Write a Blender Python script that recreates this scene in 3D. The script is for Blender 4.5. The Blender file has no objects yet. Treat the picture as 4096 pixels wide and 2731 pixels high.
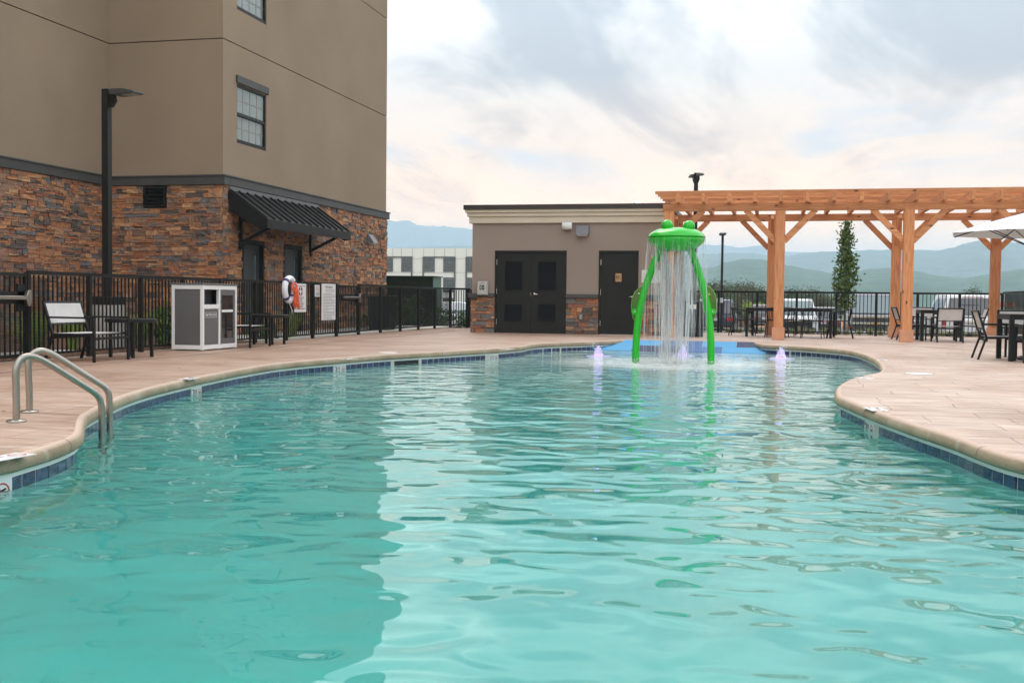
import bpy, bmesh, math, random
import numpy as np
from mathutils import Vector, Matrix
from mathutils.geometry import delaunay_2d_cdt
random.seed(7)
rnd = random.random
def U(a, b): return a + (b - a) * rnd()
RAD = math.radians
# ------------------------------------------------------------------ camera
F, ROLL, YAW, HC, EYE = 4350.0, 0.011, RAD(13.4), 1194.0, 0.9      # survey of the photograph (4096 x 2731)
PITCH = math.atan((1365.5 - HC) / F)
S = bpy.context.scene
cam_data = bpy.data.cameras.new('camera')
cam = bpy.data.objects.new('camera', cam_data); S.collection.objects.link(cam)
cam_data.sensor_width = 36.0; cam_data.lens = F / 4096 * 36.0
cam_data.clip_start = 0.1; cam_data.clip_end = 30000
CR = Matrix.Rotation(YAW, 3, 'Z') @ Matrix.Rotation(math.pi / 2 - PITCH, 3, 'X') @ Matrix.Rotation(ROLL, 3, 'Z')
cam.matrix_world = Matrix.Translation((0, 0, EYE)) @ CR.to_4x4()
S.camera = cam
# ------------------------------------------------------------------ world, sun, exposure
SUN_EL, SUN_AZ = RAD(54), RAD(-32)          # azimuth measured from +Y (straight ahead) to the right; sun ahead, slightly left
w = bpy.data.worlds.new('World'); S.world = w; w.use_nodes = True
def sky():
    nt = w.node_tree; N, L = nt.nodes, nt.links; N.clear()
    def n(t, **k):
        x = N.new(t)
        for a, b in k.items(): setattr(x, a, b)
        return x
    def math_(op, a, b=None, clamp=False):
        m = n('ShaderNodeMath', operation=op); m.use_clamp = clamp
        for i, v in ((0, a), (1, b)):
            if v is None: continue
            if isinstance(v, (int, float)): m.inputs[i].default_value = v
            else: L.new(v, m.inputs[i])
        return m.outputs[0]
    def ramp(fac, stops, interp='EASE'):
        r = n('ShaderNodeValToRGB'); r.color_ramp.interpolation = interp
        e = r.color_ramp.elements
        while len(e) < len(stops): e.new(.5)
        for q, (p, c) in zip(e, stops):
            q.position = p; q.color = (c[0], c[1], c[2], 1) if isinstance(c, tuple) else (c, c, c, 1)
        L.new(fac, r.inputs[0]); return r.outputs[0]
    def mix(f, a, b):
        m = n('ShaderNodeMix', data_type='RGBA')
        for i, v in ((0, f), (6, a), (7, b)):
            if isinstance(v, (int, float)): m.inputs[i].default_value = v
            elif isinstance(v, tuple): m.inputs[i].default_value = v + (1,)
            else: L.new(v, m.inputs[i])
        return m.outputs[2]
    tc = n('ShaderNodeTexCoord'); sep = n('ShaderNodeSeparateXYZ'); L.new(tc.outputs['Generated'], sep.inputs[0])
    x, y, z = sep.outputs
    zc = math_('MAXIMUM', z, 0.0)
    den = math_('ADD', zc, 0.10)
    cx, cy = math_('DIVIDE', x, den), math_('DIVIDE', y, den)
    comb = n('ShaderNodeCombineXYZ'); L.new(cx, comb.inputs[0]); L.new(cy, comb.inputs[1])
    def cloud(scale, sx, sy, ang, detail, dist, seed, rough=.55):
        mp = n('ShaderNodeMapping', vector_type='POINT'); mp.inputs['Rotation'].default_value = (0, 0, ang)
        mp.inputs['Scale'].default_value = (sx, sy, 1); mp.inputs['Location'].default_value = (seed, seed * .7, seed * .3)
        L.new(comb.outputs[0], mp.inputs[0])
        t = n('ShaderNodeTexNoise'); t.inputs['Scale'].default_value = scale; t.inputs['Detail'].default_value = detail
        t.inputs['Roughness'].default_value = rough; t.inputs['Distortion'].default_value = dist
        L.new(mp.outputs[0], t.inputs['Vector']); return t.outputs['Fac']
    A = RAD(-34)
    big = cloud(.75, 1.0, .40, A, 8, .9, SEED[0]); fine = cloud(2.4, 1.0, .30, A, 10, 1.2, SEED[1], .6); gap = cloud(.6, 1.0, .42, A, 6, .8, SEED[2])
    sh = ramp(math_('ADD', math_('MULTIPLY', big, .68), math_('MULTIPLY', fine, .32)), [(.42, 0.0), (.57, 1.0)])
    # cloud tints (x10: the Background strength is .1)
    dark = ramp(zc, [(0.0, (20.5, 9.2, 2.6)), (.07, (17.0, 8.0, 2.7)), (.13, (8.0, 5.2, 3.8)), (.20, (4.9, 4.9, 5.3)), (.265, (5.6, 6.1, 6.9)), (.34, (14.0, 14.4, 14.8)), (1.0, (15.5, 15.8, 16.0))], 'LINEAR')
    lite = ramp(zc, [(0.0, (27.0, 14.0, 4.8)), (.07, (24.5, 12.8, 4.8)), (.13, (13.0, 9.0, 6.2)), (.20, (9.3, 8.7, 8.3)), (.265, (12.5, 12.2, 12.0)), (.34, (23.0, 22.6, 22.2)), (1.0, (21.5, 21.2, 21.0))], 'LINEAR')
    cl = mix(sh, dark, lite)
    st = n('ShaderNodeTexSky', sky_type='NISHITA'); st.sun_disc = False; st.sun_elevation = SUN_EL; st.sun_rotation = SUN_AZ
    st.altitude = 400; st.air_density = 1.2; st.dust_density = .6
    blue = mix(.7, st.outputs[0], (4.6, 6.4, 9.2))
    g = ramp(gap, [(.52, 0.0), (.62, 1.0)])
    g = math_('MULTIPLY', g, ramp(zc, [(.09, 0.0), (.15, .85)], 'LINEAR'))
    col = mix(g, cl, blue)
    bg = n('ShaderNodeBackground'); bg.inputs[1].default_value = .1; L.new(col, bg.inputs[0])
    out = n('ShaderNodeOutputWorld'); L.new(bg.outputs[0], out.inputs[0])
SEED = (3.1, 7.7, 1.9)
sky()
sd = bpy.data.lights.new('sun', 'SUN'); sd.energy = 1.1; sd.angle = RAD(30); sd.color = (1, .93, .82)
sun = bpy.data.objects.new('sun', sd); S.collection.objects.link(sun)
sdir = Vector((math.sin(SUN_AZ) * math.cos(SUN_EL), math.cos(SUN_AZ) * math.cos(SUN_EL), math.sin(SUN_EL)))
sun.rotation_euler = sdir.to_track_quat('Z', 'Y').to_euler()
S.view_settings.view_transform = 'Standard'; S.view_settings.look = 'None'
S.view_settings.exposure = 0.28; S.view_settings.gamma = 1.0; S.view_settings.use_curve_mapping = False
S.render.engine = 'CYCLES'
cy = S.cycles; cy.use_denoising = True; cy.max_bounces = 9; cy.diffuse_bounces = 3; cy.glossy_bounces = 4
cy.transmission_bounces = 6; cy.transparent_max_bounces = 28; cy.volume_bounces = 2; cy.sample_clamp_indirect = 6
cy.use_adaptive_sampling = False
try: cy.denoiser = 'OPENIMAGEDENOISE'
except Exception: pass

# ------------------------------------------------------------------ survey helpers: a pixel of the photograph -> a point of the place
def ray(px, py): return CR @ Vector(((px - 2048) / F, -(py - 1365.5) / F, -1))
def at(px, py, z=0.0):
    d = ray(px, py); t = (z - EYE) / d.z; return Vector((0, 0, EYE)) + d * t
def onp(px, py, axis, c):
    d = ray(px, py); o = Vector((0, 0, EYE)); t = (c - o[axis]) / d[axis]; return o + d * t
# ------------------------------------------------------------------ object helpers
COL = S.collection
WL = {}
def wl(p): return WL.get(p.name, Vector((0, 0, 0))) if p else Vector((0, 0, 0))
def tag(o, label=None, cat=None, group=None, kind=None):
    if label: o['label'] = label
    if cat: o['category'] = cat
    if group: o['group'] = group
    if kind: o['kind'] = kind
    return o
def thing(name, loc, label, cat, group=None, kind=None):
    o = bpy.data.objects.new(name, None); COL.objects.link(o); o.empty_display_size = .1
    o.location = loc; WL[o.name] = Vector(loc); return tag(o, label, cat, group, kind)
class MB:
    def __init__(s): s.v = []; s.f = []
    def add(s, vs, fs):
        b = len(s.v); s.v += [tuple(v) for v in vs]; s.f += [tuple(i + b for i in f) for f in fs]; return s
    def box(s, x0, y0, z0, x1, y1, z1):
        if x0 > x1: x0, x1 = x1, x0
        if y0 > y1: y0, y1 = y1, y0
        if z0 > z1: z0, z1 = z1, z0
        return s.add([(x0,y0,z0),(x1,y0,z0),(x1,y1,z0),(x0,y1,z0),(x0,y0,z1),(x1,y0,z1),(x1,y1,z1),(x0,y1,z1)],
                     [(0,3,2,1),(4,5,6,7),(0,1,5,4),(1,2,6,5),(2,3,7,6),(3,0,4,7)])
    def bar(s, p, q, a, b, up=(0, 0, 1)):                    # box of section a (sideways) x b (up) from p to q
        p, q = Vector(p), Vector(q); d = (q - p).normalized(); u = Vector(up)
        if abs(d.dot(u)) > .99: u = Vector((0, 1, 0))
        r = d.cross(u).normalized(); u = r.cross(d)
        c = []
        for e in (p, q):
            for i, j in ((-1,-1),(1,-1),(1,1),(-1,1)): c.append(e + r * (i*a/2) + u * (j*b/2))
        return s.add(c, [(0,1,2,3),(7,6,5,4),(0,4,5,1),(1,5,6,2),(2,6,7,3),(3,7,4,0)])
    def tube(s, pts, r, n=8, caps=True):
        pts = [Vector(p) for p in pts]; m = len(pts); rs = r if isinstance(r, list) else [r] * m
        t0 = (pts[1] - pts[0]).normalized(); u = Vector((0,0,1)) if abs(t0.z) < .9 else Vector((1,0,0))
        u = (u - t0 * u.dot(t0)).normalized(); vs = []
        for i, p in enumerate(pts):
            t = (pts[min(i+1, m-1)] - pts[max(i-1, 0)]).normalized()
            u = (u - t * u.dot(t)).normalized(); v = t.cross(u); q = rs[i]
            qa, qb = q if isinstance(q, tuple) else (q, q)
            for k in range(n):
                a = 2*math.pi*k/n; vs.append(p + u*(math.cos(a)*qa) + v*(math.sin(a)*qb))
        fs = [(i*n+k, i*n+(k+1)%n, (i+1)*n+(k+1)%n, (i+1)*n+k) for i in range(m-1) for k in range(n)]
        if caps: fs += [tuple(range(n))[::-1], tuple((m-1)*n+k for k in range(n))]
        return s.add(vs, fs)
    def lathe(s, prof, c, n=24):                             # prof: (radius, z)
        vs = []; c = Vector(c)
        for r, z in prof:
            for k in range(n):
                a = 2*math.pi*k/n; vs.append((c.x+r*math.cos(a), c.y+r*math.sin(a), c.z+z))
        m = len(prof)
        fs = [(i*n+k, i*n+(k+1)%n, (i+1)*n+(k+1)%n, (i+1)*n+k) for i in range(m-1) for k in range(n)]
        if prof[0][0] > 1e-4: fs.append(tuple(range(n))[::-1])
        if prof[-1][0] > 1e-4: fs.append(tuple((m-1)*n+k for k in range(n)))
        return s.add(vs, fs)
    def prism(s, poly, d, off):                              # poly: 3-D ring, d: extrusion vector, off: start offset
        d = Vector(d); o = Vector(off); n = len(poly)
        vs = [Vector(p)+o for p in poly] + [Vector(p)+o+d for p in poly]
        return s.add(vs, [tuple(range(n))[::-1], tuple(range(n, 2*n))] + [(i, (i+1)%n, n+(i+1)%n, n+i) for i in range(n)])
    def mesh(s, name):
        me = bpy.data.meshes.new(name); me.from_pydata(s.v, [], s.f); me.validate(); return me
    def build(s, name, mat, parent=None, smooth=False, bevel=0, fix=True, seg=1, origin=None):
        v = np.array(s.v, dtype=float); lo, hi = v.min(0), v.max(0)
        og = Vector(origin) if origin else Vector(((lo[0]+hi[0])/2, (lo[1]+hi[1])/2, lo[2]))
        me = bpy.data.meshes.new(name); me.from_pydata([tuple(p) for p in (v - np.array(og))], [], s.f); me.validate()
        if fix:
            bm = bmesh.new(); bm.from_mesh(me); bmesh.ops.recalc_face_normals(bm, faces=bm.faces); bm.to_mesh(me); bm.free()
        o = bpy.data.objects.new(name, me); COL.objects.link(o)
        if mat: me.materials.append(mat)
        if smooth: me.polygons.foreach_set('use_smooth', [True]*len(me.polygons))
        o.parent = parent; o.location = og - wl(parent); WL[o.name] = og
        if bevel:
            b = o.modifiers.new('bevel', 'BEVEL'); b.width = bevel; b.segments = seg; b.limit_method = 'ANGLE'; b.angle_limit = RAD(40)
        return o
def box(name, mat, parent, x0, y0, z0, x1, y1, z1, bevel=0, **k): return MB().box(x0,y0,z0,x1,y1,z1).build(name, mat, parent, bevel=bevel, **k)
def inst(name, me, parent, loc, rot=(0,0,0), sc=(1,1,1)):
    o = bpy.data.objects.new(name, me); COL.objects.link(o); o.parent = parent
    o.location = Vector(loc) - wl(parent); o.rotation_euler = rot; o.scale = sc; WL[o.name] = Vector(loc); return o
def copy_tree(o, parent=None):
    c = o.copy(); COL.objects.link(c); c.parent = parent
    for ch in list(o.children): copy_tree(ch, c)
    return c
def place(proto, first, loc, rz, label, sc=None):
    r = proto if first else copy_tree(proto)
    r.location = loc; r.rotation_euler = (0, 0, rz); r['label'] = label
    if sc: r.scale = (sc,)*3
    return r
def text(name, s, mat, parent, loc, size, face='-Y', depth=.0015, sx=1.0, align='CENTER'):
    cu = bpy.data.curves.new(name, 'FONT'); cu.body = s; cu.size = size; cu.extrude = depth; cu.align_x = align; cu.align_y = 'CENTER'
    cu.resolution_u = 2
    cu.materials.append(mat)
    o = bpy.data.objects.new(name, cu); COL.objects.link(o); o.parent = parent; o.location = Vector(loc) - wl(parent)
    o.rotation_euler = {'-Y': (math.pi/2, 0, 0), '+X': (math.pi/2, 0, math.pi/2), 'Z': (0,0,0)}[face] if isinstance(face, str) else face
    me = bpy.data.meshes.new_from_object(o); lo, ro = o.location.copy(), o.rotation_euler.copy(); bpy.data.objects.remove(o)
    o = bpy.data.objects.new(name, me); COL.objects.link(o); o.parent = parent; o.location = lo; o.rotation_euler = ro
    o.scale = (sx, 1, 1); return o
# ------------------------------------------------------------------ materials
def mat(name, col, rough=.6, metal=0.0, var=0.0, vs=3.0, bump=0.0, bs=40.0, spec=.5, stretch=(1,1,1), obj=False, col2=None, trans=0, emis=None, coat=0, det=4):
    m = bpy.data.materials.new(name); m.use_nodes = True; nt = m.node_tree; N, L = nt.nodes, nt.links
    b = N['Principled BSDF']; b.inputs['Base Color'].default_value = (*col, 1); b.inputs['Roughness'].default_value = rough
    b.inputs['Metallic'].default_value = metal; b.inputs['Specular IOR Level'].default_value = spec
    b.inputs['Transmission Weight'].default_value = trans; b.inputs['Coat Weight'].default_value = coat
    if emis: b.inputs['Emission Color'].default_value = (*emis[0], 1); b.inputs['Emission Strength'].default_value = emis[1]
    if var or bump:
        if obj: src = N.new('ShaderNodeTexCoord').outputs['Object']
        else: src = N.new('ShaderNodeNewGeometry').outputs['Position']
        mp = N.new('ShaderNodeMapping'); mp.inputs['Scale'].default_value = stretch; L.new(src, mp.inputs[0]); v = mp.outputs[0]
    if var:
        t = N.new('ShaderNodeTexNoise'); t.inputs['Scale'].default_value = vs; t.inputs['Detail'].default_value = det; L.new(v, t.inputs['Vector'])
        c2 = col2 or tuple(max(0, c * (1 - var)) for c in col); c1 = col if col2 else tuple(min(1, c * (1 + var)) for c in col)
        r = N.new('ShaderNodeValToRGB'); r.color_ramp.elements[0].position = .32; r.color_ramp.elements[1].position = .68
        r.color_ramp.elements[0].color = (*c2, 1); r.color_ramp.elements[1].color = (*c1, 1)
        L.new(t.outputs['Fac'], r.inputs[0]); L.new(r.outputs[0], b.inputs['Base Color'])
    if bump:
        t = N.new('ShaderNodeTexNoise'); t.inputs['Scale'].default_value = bs; t.inputs['Detail'].default_value = 5; L.new(v, t.inputs['Vector'])
        q = N.new('ShaderNodeBump'); q.inputs['Strength'].default_value = 1; q.inputs['Distance'].default_value = bump
        L.new(t.outputs['Fac'], q.inputs['Height']); L.new(q.outputs[0], b.inputs['Normal'])
    return m
def nodes(m): return m.node_tree.nodes, m.node_tree.links, m.node_tree.nodes['Principled BSDF']
def rnode(N, L, src, stops, interp='LINEAR'):
    r = N.new('ShaderNodeValToRGB'); r.color_ramp.interpolation = interp; e = r.color_ramp.elements
    while len(e) < len(stops): e.new(.5)
    for q, (p, c) in zip(e, stops): q.position = p; q.color = (*c, 1) if isinstance(c, tuple) else (c, c, c, 1)
    L.new(src, r.inputs[0]); return r.outputs[0]
def mixc(N, L, f, a, b, mode='MIX'):
    m = N.new('ShaderNodeMix'); m.data_type = 'RGBA'; m.blend_type = mode
    for i, v in ((0, f), (6, a), (7, b)):
        if isinstance(v, (int, float)): m.inputs[i].default_value = v
        elif isinstance(v, tuple): m.inputs[i].default_value = v + (1,)
        else: L.new(v, m.inputs[i])
    return m.outputs[2]
def noise(N, L, vec, scale, detail=4, dist=0, rough=.5):
    t = N.new('ShaderNodeTexNoise'); t.inputs['Scale'].default_value = scale; t.inputs['Detail'].default_value = detail
    t.inputs['Distortion'].default_value = dist; t.inputs['Roughness'].default_value = rough; L.new(vec, t.inputs['Vector']); return t.outputs['Fac']
def mapping(N, L, vec, sc=(1,1,1), rot=(0,0,0), loc=(0,0,0)):
    mp = N.new('ShaderNodeMapping'); mp.inputs['Scale'].default_value = sc; mp.inputs['Rotation'].default_value = rot
    mp.inputs['Location'].default_value = loc; L.new(vec, mp.inputs[0]); return mp.outputs[0]
def bumpn(N, L, h, dist, b, normal=None):
    q = N.new('ShaderNodeBump'); q.inputs['Strength'].default_value = 1; q.inputs['Distance'].default_value = dist
    L.new(h, q.inputs['Height'])
    if normal: L.new(normal, q.inputs['Normal'])
    if b is not None: L.new(q.outputs[0], b.inputs['Normal'])
    return q.outputs[0]
def stone_mat(name, mass):
    m = mat(name, (.2,.1,.06), rough=.85, spec=.3); N, L, b = nodes(m)
    if mass: r = N.new('ShaderNodeNewGeometry').outputs['Random Per Island']
    else: r = N.new('ShaderNodeObjectInfo').outputs['Random']
    pos = N.new('ShaderNodeNewGeometry').outputs['Position']
    c = rnode(N, L, r, [(0, (.40,.17,.08)), (.15, (.49,.235,.11)), (.29, (.30,.125,.075)), (.38, (.52,.29,.15)), (.46, (.12,.09,.075)), (.56, (.33,.19,.125)),
                        (.70, (.17,.16,.155)), (.76, (.40,.20,.11)), (.86, (.25,.15,.10)), (.95, (.26,.21,.18))], 'CONSTANT')
    f = rnode(N, L, noise(N, L, pos, 3.2, 5, .4), [(.52, 0.0), (.66, .55)])
    c = mixc(N, L, f, c, (.115,.105,.10))
    c = mixc(N, L, .75, c, rnode(N, L, noise(N, L, pos, 22, 6), [(.25, .62), (.75, 1.4)]), 'MULTIPLY')
    L.new(c, b.inputs['Base Color']); bumpn(N, L, noise(N, L, mapping(N, L, pos, (1,1,2.2)), 26, 6, .5), .012, b); return m
M_stone, M_stonemass = stone_mat('ledge_stone', False), stone_mat('ledge_stone_mass', True)
M_mortar = mat('mortar', (.06,.05,.045), .95)
M_eifs = mat('taupe_stucco', (.315,.235,.165), .9, var=.075, vs=.45, bump=.003, bs=160, spec=.2)
M_shed = mat('warm_grey_stucco', (.32,.255,.21), .9, var=.065, vs=.6, bump=.003, bs=150, spec=.2)
M_trim = mat('charcoal_trim', (.062,.06,.057), .6, var=.1, vs=2, bump=.001, bs=120)
M_cream = mat('cream_cornice', (.66,.58,.45), .8, var=.05, vs=1.5)
M_black = mat('black_powder_coat', (.010,.0095,.0085), .45, var=.15, vs=4, spec=.25)
M_chair = mat('dark_grey_frame', (.009,.009,.010), .45, spec=.25)
M_door = mat('dark_bronze_door', (.017,.0155,.013), .55, var=.10, vs=2, spec=.22)
M_doorg = mat('grey_green_door', (.045,.05,.047), .5, var=.06, vs=2, spec=.35)
M_louv = mat('louvre_dark', (.010,.010,.013), .6)
M_steel = mat('brushed_steel', (.37,.335,.295), .30, 1.0, var=.06, vs=6)
M_chrome = mat('chrome', (.75,.75,.74), .16, 1.0)
M_grey = mat('grey_panel', (.115,.112,.108), .55, var=.05, vs=2)
M_white = mat('white_paint', (.78,.77,.75), .45)
M_signw = mat('sign_white', (.72,.71,.70), .4)
M_ink = mat('black_ink', (.015,.015,.017), .6); M_maroon = mat('maroon_ink', (.16,.02,.03), .6); M_red = mat('red_ink', (.5,.03,.04), .6)
M_greyink = mat('grey_ink', (.16,.16,.165), .7)
M_sling = mat('sling_fabric', (.58,.55,.53), .8, var=.05, vs=9, bump=.0006, bs=500)
M_conc = mat('concrete', (.36,.34,.31), .9, var=.14, vs=5, bump=.004, bs=60)
M_concp = mat('concrete_path', (.48,.46,.42), .9, var=.08, vs=2)
M_glass = mat('window_glass_dark', (.03,.05,.055), .05, spec=.9)
M_pane = mat('window_pane_sheer', (.24,.29,.275), .08, var=.08, vs=7, spec=.8, stretch=(6,6,.4))
M_frog = mat('green_gelcoat', (.016,.46,.020), .2, spec=.45, coat=.15)
M_frogd = mat('dark_green_panel', (.035,.13,.006), .12, spec=.6, coat=.5)
M_froge = mat('lime_edge', (.25,.62,.08), .3)
M_umb = mat('umbrella_canvas', (.66,.66,.70), .85, var=.04, vs=5)
M_mulch = mat('mulch', (.15,.075,.045), .95, var=.45, vs=60, bump=.02, bs=60)
M_ground = mat('ground', (.11,.13,.05), .95, var=.35, vs=.6, bump=.02, bs=8)
M_asph = mat('asphalt', (.06,.06,.06), .9, var=.2, vs=3, bump=.004, bs=80)
M_bark = mat('bark', (.10,.075,.055), .9, var=.3, vs=15, bump=.01, bs=30)
def leafmat(name, a, b_, rough=.55):
    m = mat(name, a, rough, spec=.35); N, L, b = nodes(m)
    r = N.new('ShaderNodeNewGeometry').outputs['Random Per Island']
    c = rnode(N, L, r, [(0, b_), (.5, tuple((x+y)/2 for x, y in zip(a, b_))), (1, a)])
    L.new(c, b.inputs['Base Color']); b.inputs['Subsurface Weight'].default_value = 0; return m
M_leaf = leafmat('tree_leaves', (.16,.25,.04), (.03,.075,.012)); M_far = leafmat('far_leaves', (.075,.12,.04), (.028,.055,.022))
M_farw = leafmat('warm_far_leaves', (.13,.12,.05), (.05,.06,.025))
M_lime = leafmat('lime_leaves', (.35,.45,.04), (.16,.26,.02))
M_grass = leafmat('ornamental_grass', (.42,.52,.13), (.14,.25,.045)); M_liri = leafmat('variegated_grass', (.50,.52,.30), (.16,.22,.07))
M_shrub = leafmat('shrub_leaves', (.12,.22,.04), (.03,.08,.015))
def wood(axis):
    st = {'x': (.6, 9, 9), 'y': (9, .6, 9), 'z': (9, 9, .6)}[axis]
    m = mat('cedar_' + axis, (.5,.25,.12), .7, spec=.3); N, L, b = nodes(m)
    pos = N.new('ShaderNodeNewGeometry').outputs['Position']; oi = N.new('ShaderNodeObjectInfo').outputs['Random']
    add = N.new('ShaderNodeVectorMath'); add.operation = 'ADD'; L.new(pos, add.inputs[0])
    cmb = N.new('ShaderNodeCombineXYZ'); L.new(oi, cmb.inputs[0]); L.new(oi, cmb.inputs[1]); sc = N.new('ShaderNodeVectorMath'); sc.operation = 'SCALE'; sc.inputs[3].default_value = 9
    L.new(cmb.outputs[0], sc.inputs[0]); L.new(sc.outputs[0], add.inputs[1]); v = add.outputs[0]
    g = noise(N, L, mapping(N, L, v, st), 2.6, 6, 1.2)
    c = rnode(N, L, g, [(.25, (.44,.165,.06)), (.5, (.62,.26,.11)), (.75, (.73,.37,.18))])
    c = mixc(N, L, .6, c, rnode(N, L, oi, [(0, (.66,.64,.62)), (.5, (.95,.96,.97)), (1, (1.2,1.2,1.18))]), 'MULTIPLY')
    st2 = {'x': (.45,1,1), 'y': (1,.45,1), 'z': (1,1,.45)}[axis]
    vo = N.new('ShaderNodeTexVoronoi'); vo.inputs['Scale'].default_value = 5.5; L.new(mapping(N, L, v, st2), vo.inputs['Vector'])
    k = rnode(N, L, vo.outputs['Distance'], [(.07, 1.0), (.15, 0.0)])
    c = mixc(N, L, k, c, (.10,.035,.02)); L.new(c, b.inputs['Base Color']); bumpn(N, L, g, .004, b); return m
W_x, W_y, W_z = wood('x'), wood('y'), wood('z')
W_base = mat('post_base_trim', (.62,.30,.17), .7, var=.08, vs=4)

# ================================================================== THE POOL
WZ = -0.18                                     # water level
def chaikin(p, n=2):
    for _ in range(n):
        q = [p[0]]
        for a, b in zip(p, p[1:]): q += [a.lerp(b, .25), a.lerp(b, .75)]
        p = q + [p[-1]]
    return p
ZW = -0.115
pl = [at(x, y, ZW) for x, y in ((0,1919),(89,1890),(178,1863),(250,1834),(286,1814),(300,1800))]
pe = [at(x, y, 0) for x, y in ((315,1752),)]
pl2 = [at(x, y, ZW) for x, y in ((357,1700),(393,1680),(451,1648),(513,1622),(580,1600),(670,1575.4),(809,1542.5),(972,1508),(1135,1480.6),
       (1380,1459),(1516,1447),(1680,1437),(1856,1426),(1992,1416.7),(2088,1407.8),(2115,1399),(2196,1392),(2300,1389.5),(2383,1386),(2466,1382),(2530,1377))]
pr = [at(x, y, ZW) for x, y in ((3010,1387),(3041,1397),(3074,1401),(3184,1406),(3295,1414.4),(3405,1424.4),(3461,1441),(3516,1465.8))]
pr2 = [at(x, y, 0) + Vector((.04, 0, 0)) for x, y in ((3538,1483),(3468,1497),(3405,1513),(3370,1528.6),(3346,1546),(3341,1564),(3345,1584))]
pr3 = [at(x, y, ZW) for x, y in ((3379,1640),(3441,1669),(3512,1700),(3602,1734),(3691,1767),(3825,1812),(3959,1870),(4096,1915))]
def flat(ps): return [Vector((p.x, p.y)) for p in ps]
left = flat(pl[:5]) + [Vector((-4.385, 6.19)), Vector((-4.56, 6.45)), Vector((-4.77, 6.76)), Vector((-4.968, 7.07))] + flat(pl2)
right = flat(pr) + flat(pr2) + flat(pr3)
# the pool goes on past both frame edges and ends in front of the camera
def cf(a, b): return Vector((a*math.cos(YAW) - b*math.sin(YAW), a*math.sin(YAW) + b*math.cos(YAW)))
lead_l = [cf(0, 1.5), cf(-1.8, 1.8), cf(-3.2, 3.1), cf(-3.3, 4.8)]
lead_r = [cf(3.4, 5.0), cf(3.3, 3.2), cf(2.0, 1.9), cf(0, 1.5)]
side_l = chaikin(lead_l + left, 2)             # camera end -> left side -> left end of the beach mat
side_r = chaikin(right + lead_r, 2)            # right end of the mat -> peninsula -> camera end
def dedupe(p, d=.03):
    q = [p[0]]
    for v in p[1:]:
        if (v - q[-1]).length > d: q.append(v)
    return q
side_l, side_r = dedupe(side_l), dedupe(side_r)
path = side_r + side_l[1:]                     # open chain, mat gap between its two ends
MAT_Y = 24.40
OUT = path + [Vector((side_l[-1].x, MAT_Y)), Vector((side_r[0].x, MAT_Y))]
def pip(x, y, poly):
    c = False; j = len(poly) - 1
    for i in range(len(poly)):
        a, b = poly[i], poly[j]
        if (a[1] > y) != (b[1] > y) and x < (b[0]-a[0]) * (y-a[1]) / (b[1]-a[1]) + a[0]: c = not c
        j = i
    return c
def area(p): return sum(p[i][0]*p[(i+1)%len(p)][1] - p[(i+1)%len(p)][0]*p[i][1] for i in range(len(p))) / 2
SGN = 1 if area(OUT) > 0 else -1
def offset(chain, d, closed=False):            # d > 0: away from the water
    r = []; n = len(chain)
    for i, p in enumerate(chain):
        a = chain[(i-1) % n] if closed else chain[max(i-1, 0)]; b = chain[(i+1) % n] if closed else chain[min(i+1, n-1)]
        t = (b - a).normalized(); r.append(p + Vector((t.y, -t.x)) * d * SGN)
    return r
def fill(outer, holes, zf, pts=(), keep=None):
    vs, ed = [], []
    for loop in [outer] + list(holes):
        b = len(vs); n = len(loop); vs += [Vector((p[0], p[1])) for p in loop]; ed += [(b+i, b+(i+1) % n) for i in range(n)]
    vs += [Vector(p) for p in pts]
    v, e, f, *_ = delaunay_2d_cdt(vs, ed, [], 0, 1e-5)
    out = []
    for t in f:
        cx = sum(v[i].x for i in t)/len(t); cyy = sum(v[i].y for i in t)/len(t)
        if pip(cx, cyy, outer) and not any(pip(cx, cyy, h) for h in holes): out.append(tuple(t))
    m = MB(); m.add([(p.x, p.y, zf(p.x, p.y)) for p in v], out); return m
def floor_z(x, y):
    k = [(2, -1.2), (8, -1.12), (12, -.80), (16, -.46), (20.5, -.32), (22.6, -.27), (MAT_Y, -.004), (40, -.004)]
    for (a, za), (b, zb) in zip(k, k[1:]):
        if y <= b: return za + (zb-za) * max(0, (y-a)/(b-a))
    return -.004
M_plaster = mat('pool_plaster', (.60,.72,.69), .9, var=.05, vs=1.2)
M_waterline = mat('white_edging', (.72,.72,.68), .6)
xs = [p.x for p in OUT]; ys = [p.y for p in OUT]
grid = [(x, y) for x in np.arange(min(xs), max(xs), .6) for y in np.arange(min(ys), max(ys), .5) if pip(x, y, OUT)]
fill(offset(OUT, .004, True), [], floor_z, grid).build('pool_floor', M_plaster, smooth=False)['kind'] = 'structure'
def strip(chain, prof, closed=False):          # prof: (outward, z) pairs swept along the chain
    m = MB(); rows = [offset(chain, u) for u, z in prof]; n = len(chain)
    vs = [(rows[j][i].x, rows[j][i].y, prof[j][1]) for j in range(len(prof)) for i in range(n)]
    return m.add(vs, [(j*n+i, j*n+i+1, (j+1)*n+i+1, (j+1)*n+i) for j in range(len(prof)-1) for i in range(n-1)])
pool_wall = strip(path, [(.012, -.10), (.012, -1.7)]).build('pool_wall', M_plaster); pool_wall['kind'] = 'structure'
M_coping = mat('coping_concrete', (.42,.335,.235), .8, spec=.35); N, L, b = nodes(M_coping)
pos = N.new('ShaderNodeNewGeometry').outputs['Position']
c = rnode(N, L, noise(N, L, pos, 2.2, 6), [(.3, (.26,.195,.125)), (.55, (.35,.27,.18)), (.75, (.42,.34,.25))])
c = mixc(N, L, rnode(N, L, noise(N, L, mapping(N, L, pos, (5,5,.6)), 1.4, 4), [(.6, 0.0), (.68, .35)]), c, (.50,.48,.38))
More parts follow.
